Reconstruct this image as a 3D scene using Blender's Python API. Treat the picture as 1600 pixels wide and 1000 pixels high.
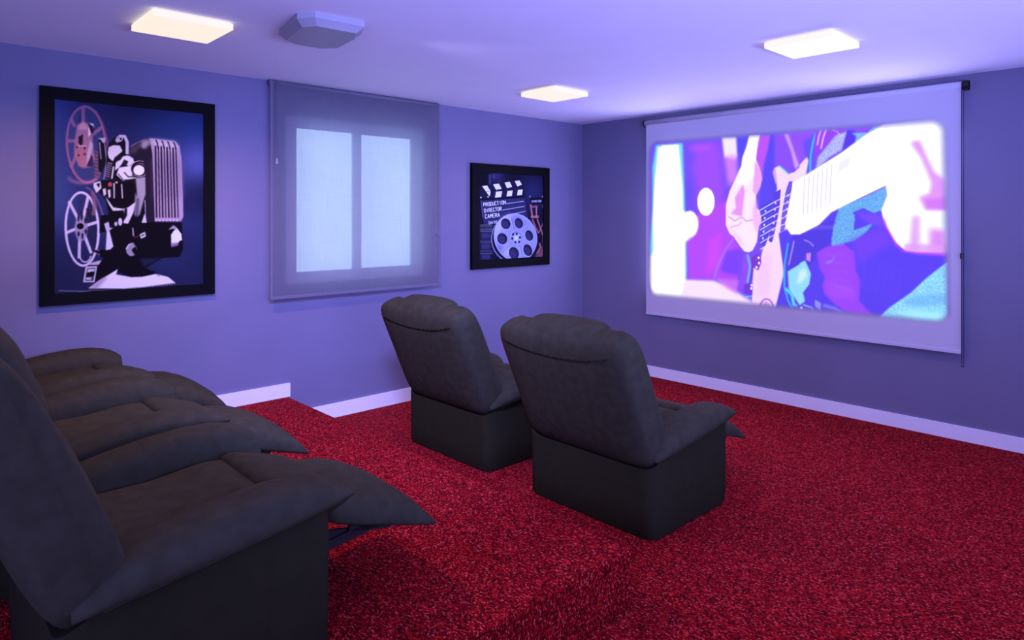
import bpy, bmesh, math, random
import numpy as np
from mathutils import Vector, Matrix

random.seed(4)
S = bpy.context.scene
COL = S.collection
for o in list(bpy.data.objects):
    bpy.data.objects.remove(o, do_unlink=True)

# ------------------------------------------------------------------ camera
cam_data = bpy.data.cameras.new('camera')
cam = bpy.data.objects.new('camera', cam_data)
COL.objects.link(cam)
S.camera = cam
F_PX = 1052.0
yaw = math.atan2(1122.0, F_PX)
cam_data.sensor_width = 36.0
cam_data.sensor_fit = 'HORIZONTAL'
cam_data.lens = 36.0 * F_PX / 1600.0
cam_data.shift_y = -162.0 / 1600.0
cam_data.clip_start = 0.02
cam.location = (4.8837, -5.6322, 1.6)
cam.rotation_euler = (math.pi / 2, 0, yaw)

# ------------------------------------------------------------------ view
S.view_settings.view_transform = 'Standard'
S.view_settings.look = 'None'
S.view_settings.gamma = 1.0
S.view_settings.exposure = 0.0
S.view_settings.use_curve_mapping = False

# ------------------------------------------------------------------ world: overcast daylight outside the window
W = bpy.data.worlds.new('daylight')
S.world = W
W.use_nodes = True
W.node_tree.nodes['Background'].inputs['Color'].default_value = (0.55, 0.68, 1.0, 1)
W.node_tree.nodes['Background'].inputs['Strength'].default_value = 3.0

# ------------------------------------------------------------------ violet fill lights, added; not fixtures of the room (all beyond the frame)
VIOLET = (0.275, 0.295, 1.0)
def area(name, loc, target, sx, sy, power, color, spread=180):
    d = bpy.data.lights.new(name, 'AREA')
    d.shape = 'RECTANGLE'; d.size = sx; d.size_y = sy
    d.energy = power; d.color = color; d.spread = math.radians(spread)
    o = bpy.data.objects.new(name, d)
    COL.objects.link(o)
    o.location = loc
    o.rotation_euler = (Vector(target) - Vector(loc)).to_track_quat('-Z', 'Y').to_euler()
    return o
area('fill_uplight', (6.3, -2.2, 1.3), (3.0, -1.6, 2.6), 3.0, 0.5, 55, VIOLET, 120)  # added fill that brightens the ceiling towards the screen, no real fixture
area('fill_uplight', (5.5, -4.3, 1.5), (2.2, -2.9, 2.62), 2.0, 0.5, 68, VIOLET, 110)  # second added fill, lifts the middle of the ceiling
area('fill_wall_wash', (6.7, -2.8, 1.3), (0.0, -2.4, 0.9), 4.0, 1.4, 55, VIOLET)  # broad fill added to brighten the left wall
area('fill_downlight', (3.1, -4.7, 2.52), (0.0, -2.5, 0.1), 0.5, 0.5, 56, VIOLET, 80)  # added fill aimed low at the left wall and baseboard
area('fill_back_wash', (4.2, -7.3, 1.2), (3.4, 0.0, 0.8), 3.0, 1.2, 85, VIOLET)  # fill added from behind for the front wall and chair backs

# ------------------------------------------------------------------ helpers
def link_mesh(name, bm, mat=None, parent=None, smooth=False, kind=None):
    bmesh.ops.remove_doubles(bm, verts=bm.verts, dist=1e-5)
    bmesh.ops.recalc_face_normals(bm, faces=bm.faces)
    me = bpy.data.meshes.new(name)
    bm.to_mesh(me); bm.free()
    if smooth:
        for p in me.polygons: p.use_smooth = True
        if smooth == 'angle': me.set_sharp_from_angle(angle=math.radians(35))
    o = bpy.data.objects.new(name, me)
    COL.objects.link(o)
    if mat: me.materials.append(mat)
    if parent: o.parent = parent
    if kind: o['kind'] = kind
    return o

def tag(o, label, cat, group=None):
    o['label'] = label; o['category'] = cat
    if group: o['group'] = group
    return o

def thing(name, label, cat, loc=(0, 0, 0), rz=0, group=None):
    o = bpy.data.objects.new(name, None)
    COL.objects.link(o)
    o.empty_display_size = 0.1
    o.location = loc; o.rotation_euler = (0, 0, rz)
    return tag(o, label, cat, group)

def box(bm, x0, x1, y0, y1, z0, z1, bev=0):
    r = bmesh.ops.create_cube(bm, size=1.0)
    for v in r['verts']:
        v.co = Vector(((x0 + x1) / 2 + v.co.x * (x1 - x0), (y0 + y1) / 2 + v.co.y * (y1 - y0), (z0 + z1) / 2 + v.co.z * (z1 - z0)))
    if bev:
        es = list({e for v in r['verts'] for e in v.link_edges})
        bmesh.ops.bevel(bm, geom=es, offset=bev, segments=2, affect='EDGES', profile=0.5)

def boxobj(name, dims, mat, parent=None, bev=0, kind=None):
    bm = bmesh.new(); box(bm, *dims, bev=bev)
    return link_mesh(name, bm, mat, parent, kind=kind)

def cyl(bm, a, b, r, n=20, r2=None):
    a, b = Vector(a), Vector(b)
    r2 = r if r2 is None else r2
    q = (b - a).to_track_quat('Z', 'Y')
    A = [bm.verts.new(a + q @ Vector((r * math.cos(2 * math.pi * i / n), r * math.sin(2 * math.pi * i / n), 0))) for i in range(n)]
    B = [bm.verts.new(b + q @ Vector((r2 * math.cos(2 * math.pi * i / n), r2 * math.sin(2 * math.pi * i / n), 0))) for i in range(n)]
    for i in range(n):
        bm.faces.new((A[i], A[(i + 1) % n], B[(i + 1) % n], B[i]))
    bm.faces.new(A[::-1]); bm.faces.new(B)

def loft(bm, rings):
    vs = [[bm.verts.new(p) for p in r] for r in rings]
    n = len(vs[0])
    for a, b in zip(vs, vs[1:]):
        for i in range(n):
            bm.faces.new((a[i], a[(i + 1) % n], b[(i + 1) % n], b[i]))
    bm.faces.new(vs[0][::-1]); bm.faces.new(vs[-1])

def sgp(v, p):
    return math.copysign(abs(v) ** p, v)

def pillow(bm, f, e1=0.4, e2=0.5, nu=40, nv=22):
    """superellipsoid in -1..1 cube mapped through f(u, v, w)"""
    rings = []
    for j in range(1, nv):
        ph = -math.pi / 2 + math.pi * j / nv
        r = sgp(math.cos(ph), e2); w = sgp(math.sin(ph), e2)
        ring = []
        for i in range(nu):
            t = 2 * math.pi * i / nu
            ring.append(bm.verts.new(f(r * sgp(math.cos(t), e1), r * sgp(math.sin(t), e1), w)))
        rings.append(ring)
    lo = bm.verts.new(f(0, 0, -1)); hi = bm.verts.new(f(0, 0, 1))
    for a, b in zip(rings, rings[1:]):
        for i in range(nu):
            bm.faces.new((a[i], a[(i + 1) % nu], b[(i + 1) % nu], b[i]))
    for i in range(nu):
        bm.faces.new((lo, rings[0][(i + 1) % nu], rings[0][i]))
        bm.faces.new((hi, rings[-1][i], rings[-1][(i + 1) % nu]))

# ------------------------------------------------------------------ materials
def mat(name, color=(0.5, 0.5, 0.5), rough=0.6, metal=0, spec=0.5, sheen=0, emit=None, estr=1):
    m = bpy.data.materials.new(name); m.use_nodes = True
    b = m.node_tree.nodes['Principled BSDF']
    b.inputs['Base Color'].default_value = (*color, 1)
    b.inputs['Roughness'].default_value = rough
    b.inputs['Metallic'].default_value = metal
    b.inputs['Specular IOR Level'].default_value = spec
    b.inputs['Sheen Weight'].default_value = sheen
    if emit:
        b.inputs['Emission Color'].default_value = (*emit, 1)
        b.inputs['Emission Strength'].default_value = estr
    return m

def nn(m, t, **kw):
    n = m.node_tree.nodes.new(t)
    for k, v in kw.items():
        if k.startswith('_'): n.inputs[k[1:].replace('_', ' ')].default_value = v
        else: setattr(n, k, v)
    return n

def lk(m, a, b): m.node_tree.links.new(a, b)

def noisy(name, c1, c2, scale=30, rough=0.7, bump=0.1, dist=0.002, sheen=0, spec=0.4, detail=4, bscale=None):
    m = mat(name, c1, rough, spec=spec, sheen=sheen)
    b = m.node_tree.nodes['Principled BSDF']
    tc = nn(m, 'ShaderNodeTexCoord')
    n1 = nn(m, 'ShaderNodeTexNoise', _Scale=scale, _Detail=detail)
    lk(m, tc.outputs['Object'], n1.inputs['Vector'])
    cr = nn(m, 'ShaderNodeValToRGB')
    cr.color_ramp.elements[0].color = (*c1, 1); cr.color_ramp.elements[1].color = (*c2, 1)
    cr.color_ramp.elements[0].position = 0.35; cr.color_ramp.elements[1].position = 0.65
    lk(m, n1.outputs['Fac'], cr.inputs['Fac']); lk(m, cr.outputs['Color'], b.inputs['Base Color'])
    n2 = nn(m, 'ShaderNodeTexNoise', _Scale=bscale or scale * 6, _Detail=3)
    lk(m, tc.outputs['Object'], n2.inputs['Vector'])
    bp = nn(m, 'ShaderNodeBump', _Strength=bump, _Distance=dist)
    lk(m, n2.outputs['Fac'], bp.inputs['Height']); lk(m, bp.outputs['Normal'], b.inputs['Normal'])
    return m

M_WALL = noisy('grey_lilac_wall_paint', (0.168, 0.163, 0.250), (0.178, 0.172, 0.262), 3, 0.75, 0.05, 0.001, bscale=120)
M_CEIL = noisy('white_ceiling_paint', (0.85, 0.85, 0.87), (0.87, 0.87, 0.89), 3, 0.8, 0.04, 0.001, bscale=120)
M_BASE = noisy('white_lacquered_baseboard', (0.86, 0.86, 0.88), (0.88, 0.88, 0.90), 5, 0.4, 0.02, 0.0005)
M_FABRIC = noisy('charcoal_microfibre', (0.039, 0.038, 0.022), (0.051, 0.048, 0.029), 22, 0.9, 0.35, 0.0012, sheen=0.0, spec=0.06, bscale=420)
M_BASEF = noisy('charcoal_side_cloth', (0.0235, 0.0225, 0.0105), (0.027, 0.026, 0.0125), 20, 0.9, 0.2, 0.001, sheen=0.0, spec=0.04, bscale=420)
M_BLACK = noisy('black_satin_wood', (0.0015, 0.0015, 0.0015), (0.002, 0.002, 0.002), 12, 0.55, 0.02, 0.0005, spec=0.06)
M_PLASTIC = noisy('black_plastic', (0.006, 0.006, 0.007), (0.008, 0.008, 0.009), 12, 0.4, 0.02, 0.0005)
M_STEEL = noisy('dark_steel', (0.010, 0.007, 0.006), (0.014, 0.009, 0.008), 12, 0.8, 0.02, 0.0005)
M_GREYP = noisy('grey_plastic_casing', (0.33, 0.32, 0.34), (0.35, 0.34, 0.36), 8, 0.5, 0.02, 0.0005)
M_WHITEP = noisy('white_window_aluminium', (0.62, 0.62, 0.64), (0.66, 0.66, 0.68), 8, 0.45, 0.02, 0.0005)
M_LENS = mat('lens_glass', (0.02, 0.02, 0.03), 0.05, spec=0.8)
M_CORD = noisy('pale_cord', (0.25, 0.23, 0.30), (0.3, 0.28, 0.34), 40, 0.6, 0.05, 0.0005)

# carpet: looped pile in ribs that run along X and fold down the step
def carpet():
    m = mat('crimson_loop_carpet', (0.5, 0.02, 0.05), 0.95, spec=0.05, sheen=0.03)
    b = m.node_tree.nodes['Principled BSDF']
    b.inputs['Sheen Tint'].default_value = (1.0, 0.25, 0.45, 1)
    g = nn(m, 'ShaderNodeNewGeometry')
    sp = nn(m, 'ShaderNodeSeparateXYZ'); lk(m, g.outputs['Position'], sp.inputs[0])
    sub = nn(m, 'ShaderNodeMath', operation='SUBTRACT'); lk(m, sp.outputs['X'], sub.inputs[0]); lk(m, sp.outputs['Z'], sub.inputs[1])
    cb = nn(m, 'ShaderNodeCombineXYZ'); lk(m, sub.outputs[0], cb.inputs['X']); lk(m, sp.outputs['Y'], cb.inputs['Y'])
    mp = nn(m, 'ShaderNodeMapping'); mp.inputs['Scale'].default_value = (120, 185, 1)
    lk(m, cb.outputs[0], mp.inputs['Vector'])
    v = nn(m, 'ShaderNodeTexVoronoi', voronoi_dimensions='2D', _Scale=1.0, _Randomness=0.75)
    lk(m, mp.outputs[0], v.inputs['Vector'])
    sc = nn(m, 'ShaderNodeSeparateColor'); lk(m, v.outputs['Color'], sc.inputs[0])
    cr = nn(m, 'ShaderNodeValToRGB')
    e = cr.color_ramp.elements
    e[0].position = 0.0; e[0].color = (0.03, 0.001, 0.001, 1)
    e[1].position = 1.0; e[1].color = (0.85, 0.11, 0.10, 1)
    for p, c in ((0.3, (0.15, 0.0015, 0.003)), (0.62, (0.40, 0.003, 0.006)), (0.88, (0.66, 0.013, 0.018))):
        x = cr.color_ramp.elements.new(p); x.color = (*c, 1)
    lk(m, sc.outputs[0], cr.inputs['Fac'])
    # gaps between loops go dark
    mr = nn(m, 'ShaderNodeMapRange'); mr.inputs['From Min'].default_value = 0.35; mr.inputs['From Max'].default_value = 0.75
    mr.inputs['To Min'].default_value = 1.0; mr.inputs['To Max'].default_value = 0.35
    lk(m, v.outputs['Distance'], mr.inputs['Value'])
    n2 = nn(m, 'ShaderNodeTexNoise', _Scale=14.0, _Detail=3)
    lk(m, cb.outputs[0], n2.inputs['Vector'])
    mr2 = nn(m, 'ShaderNodeMapRange'); mr2.inputs['To Min'].default_value = 0.75; mr2.inputs['To Max'].default_value = 1.25
    lk(m, n2.outputs['Fac'], mr2.inputs['Value'])
    mu = nn(m, 'ShaderNodeMath', operation='MULTIPLY'); lk(m, mr.outputs[0], mu.inputs[0]); lk(m, mr2.outputs[0], mu.inputs[1])
    mx = nn(m, 'ShaderNodeVectorMath', operation='SCALE'); lk(m, cr.outputs['Color'], mx.inputs[0]); lk(m, mu.outputs[0], mx.inputs['Scale'])
    lk(m, mx.outputs[0], b.inputs['Base Color'])
    inv = nn(m, 'ShaderNodeMath', operation='SUBTRACT'); inv.inputs[0].default_value = 1.0
    lk(m, v.outputs['Distance'], inv.inputs[1])
    ad = nn(m, 'ShaderNodeMath', operation='ADD'); lk(m, inv.outputs[0], ad.inputs[0]); lk(m, sc.outputs[1], ad.inputs[1])
    bp = nn(m, 'ShaderNodeBump', _Strength=0.9, _Distance=0.004)
    lk(m, ad.outputs[0], bp.inputs['Height']); lk(m, bp.outputs['Normal'], b.inputs['Normal'])
    return m
M_CARPET = carpet()

# ------------------------------------------------------------------ room shell
H = 2.61
XR, YB = 6.9, -7.5
STEP_X, STEP_Y, STEP_Z = 3.205, -3.385, 0.236
def struct(name, dims_list, m):
    bm = bmesh.new()
    for d in dims_list: box(bm, *d)
    me = bpy.data.meshes.new(name); bmesh.ops.recalc_face_normals(bm, faces=bm.faces); bm.to_mesh(me); bm.free()
    o = bpy.data.objects.new(name, me); COL.objects.link(o); me.materials.append(m); o['kind'] = 'structure'
    return o
WY0, WY1, WZ0, WZ1 = -3.40, -2.10, 1.08, 2.37      # window opening in the left wall
struct('floor', [(-0.12, XR + 0.1, YB - 0.1, 0.1, -0.12, 0.0)], M_CARPET)
struct('ceiling', [(-0.12, XR + 0.1, YB - 0.1, 0.1, H, H + 0.12)], M_CEIL)
struct('wall_left', [(-0.12, 0, YB, WY0, 0, H), (-0.12, 0, WY1, 0, 0, H), (-0.12, 0, WY0, WY1, 0, WZ0), (-0.12, 0, WY0, WY1, WZ1, H)], M_WALL)
struct('wall_front', [(-0.12, XR, 0, 0.12, 0, H)], M_WALL)
struct('wall_right', [(XR, XR + 0.12, YB, 0.12, 0, H)], M_WALL)
struct('wall_back', [(-0.12, XR, YB - 0.12, YB, 0, H)], M_WALL)
bm = bmesh.new(); box(bm, 0, STEP_X, YB, STEP_Y, 0, STEP_Z, bev=0.008)
pl = link_mesh('platform', bm, M_CARPET, kind='structure')
struct('baseboard_left', [(0, 0.016, STEP_Y, 0, 0, 0.112), (0, 0.016, YB, STEP_Y + 0.016, STEP_Z, STEP_Z + 0.102)], M_BASE)
struct('baseboard_front', [(0.016, XR, -0.016, 0, 0, 0.102)], M_BASE)

# window: fixed frame, two sashes, panes
wf = boxobj('window_1', (-0.10, -0.03, WY0, WY0 + 0.05, WZ0, WZ1), M_WHITEP)
bm = bmesh.new()
for d in ((-0.10, -0.03, WY0, WY0 + 0.04, WZ0, WZ1), (-0.10, -0.03, WY1 - 0.04, WY1, WZ0, WZ1),
          (-0.10, -0.03, WY0 + 0.04, WY1 - 0.04, WZ0, WZ0 + 0.03), (-0.10, -0.03, WY0 + 0.04, WY1 - 0.04, WZ1 - 0.03, WZ1)):
    box(bm, *d)
bm2me = bpy.data.meshes.new('window_1'); bmesh.ops.recalc_face_normals(bm, faces=bm.faces); bm.to_mesh(bm2me); bm.free()
wf.data = bm2me; bm2me.materials.append(M_WHITEP); wf['kind'] = 'structure'
M_GLASS = bpy.data.materials.new('window_glass'); M_GLASS.use_nodes = True
nt = M_GLASS.node_tree; nt.nodes.clear()
out = nt.nodes.new('ShaderNodeOutputMaterial'); mix = nt.nodes.new('ShaderNodeMixShader'); tr = nt.nodes.new('ShaderNodeBsdfTransparent'); gl = nt.nodes.new('ShaderNodeBsdfGlossy')
tr.inputs[0].default_value = (0.9, 0.95, 0.97, 1); gl.inputs['Roughness'].default_value = 0.05
mix.inputs[0].default_value = 0.06
nt.links.new(tr.outputs[0], mix.inputs[1]); nt.links.new(gl.outputs[0], mix.inputs[2]); nt.links.new(mix.outputs[0], out.inputs[0])
for y0, y1, x in ((-3.36, -2.735, -0.055), (-2.775, -2.14, -0.085)):
    bm = bmesh.new()
    w = 0.068
    z0, z1 = WZ0 + 0.03, WZ1 - 0.03
    for d in ((x - 0.012, x + 0.012, y0, y0 + w, z0, z1), (x - 0.012, x + 0.012, y1 - w, y1, z0, z1),
              (x - 0.012, x + 0.012, y0 + w, y1 - w, z0, z0 + 0.058), (x - 0.012, x + 0.012, y0 + w, y1 - w, z1 - 0.058, z1)):
        box(bm, *d)
    me = bpy.data.meshes.new('sash'); bmesh.ops.recalc_face_normals(bm, faces=bm.faces); bm.to_mesh(me); bm.free(); me.materials.append(M_WHITEP)
    sash = bpy.data.objects.new('sash', me); COL.objects.link(sash); sash.parent = wf
    boxobj('pane', (x - 0.003, x + 0.003, y0 + w, y1 - w, z0 + 0.058, z1 - 0.058), M_GLASS, sash)

# ------------------------------------------------------------------ printed and projected pictures
def raster(art, x0, z0, w, h, mm):
    """paint polygon layers (millimetre coordinates on the picture's own plane) to an array"""
    nx, ny = int(w * 1000 / mm), int(h * 1000 / mm)
    img = np.zeros((ny, nx, 3), np.float32)
    ss = 2
    rng = np.random.RandomState(3)
    for r, g, b, blur, alpha, noise, s in art:
        q = np.array(s.split(), np.float32).reshape(-1, 2)
        px = (q[:, 0] - x0 * 1000) / mm; py = (q[:, 1] - z0 * 1000) / mm
        br = int(max(0, round(blur * (0.9 if mm < 3 else 0.9))))
        pad = br * 2 + 2
        ax, bx = int(max(0, math.floor(px.min()) - pad)), int(min(nx, math.ceil(px.max()) + pad))
        ay, by = int(max(0, math.floor(py.min()) - pad)), int(min(ny, math.ceil(py.max()) + pad))
        if bx <= ax or by <= ay: continue
        X = (np.arange((bx - ax) * ss) + 0.5) / ss + ax
        Y = (np.arange((by - ay) * ss) + 0.5) / ss + ay
        inside = np.zeros((len(Y), len(X)), bool)
        n = len(px)
        for i in range(n):
            xa, ya, xb, yb = px[i], py[i], px[(i + 1) % n], py[(i + 1) % n]
            if ya == yb: continue
            lo, hi = (ya, yb) if ya < yb else (yb, ya)
            rows = np.where((Y >= lo) & (Y < hi))[0]
            if len(rows) == 0: continue
            xi = xa + (Y[rows] - ya) * (xb - xa) / (yb - ya)
            inside[rows] ^= X[None, :] < xi[:, None]
        m = inside.astype(np.float32).reshape(by - ay, ss, bx - ax, ss).mean((1, 3))
        for _ in range(2 if br else 0):
            k = 2 * br + 1
            for axis in (0, 1):
                pw = [(0, 0), (0, 0)]; pw[axis] = (br + 1, br)
                c = np.cumsum(np.pad(m, pw, mode='edge'), axis=axis)
                m = ((c[k:] - c[:-k]) if axis == 0 else (c[:, k:] - c[:, :-k])) / k
        col = np.array((r, g, b), np.float32) / 255.0
        m = (m * alpha)[..., None]
        lay = np.broadcast_to(col, m.shape[:2] + (3,))
        if noise:
            t = rng.rand(*m.shape[:2]).astype(np.float32)
            t = (t + np.roll(t, 1, 1) + np.roll(t, 1, 0)) / 3
            lay = lay * (0.72 + 0.5 * t[..., None])
        img[ay:by, ax:bx] = img[ay:by, ax:bx] * (1 - m) + np.clip(lay, 0, 1) * m
    return img

def to_image(name, arr):
    ny, nx = arr.shape[:2]
    im = bpy.data.images.new(name, nx, ny)
    buf = np.ones((ny, nx, 4), np.float32); buf[..., :arr.shape[2]] = np.clip(arr, 0, 1)
    im.pixels.foreach_set(buf.ravel()); im.update(); im.pack()
    return im

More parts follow.
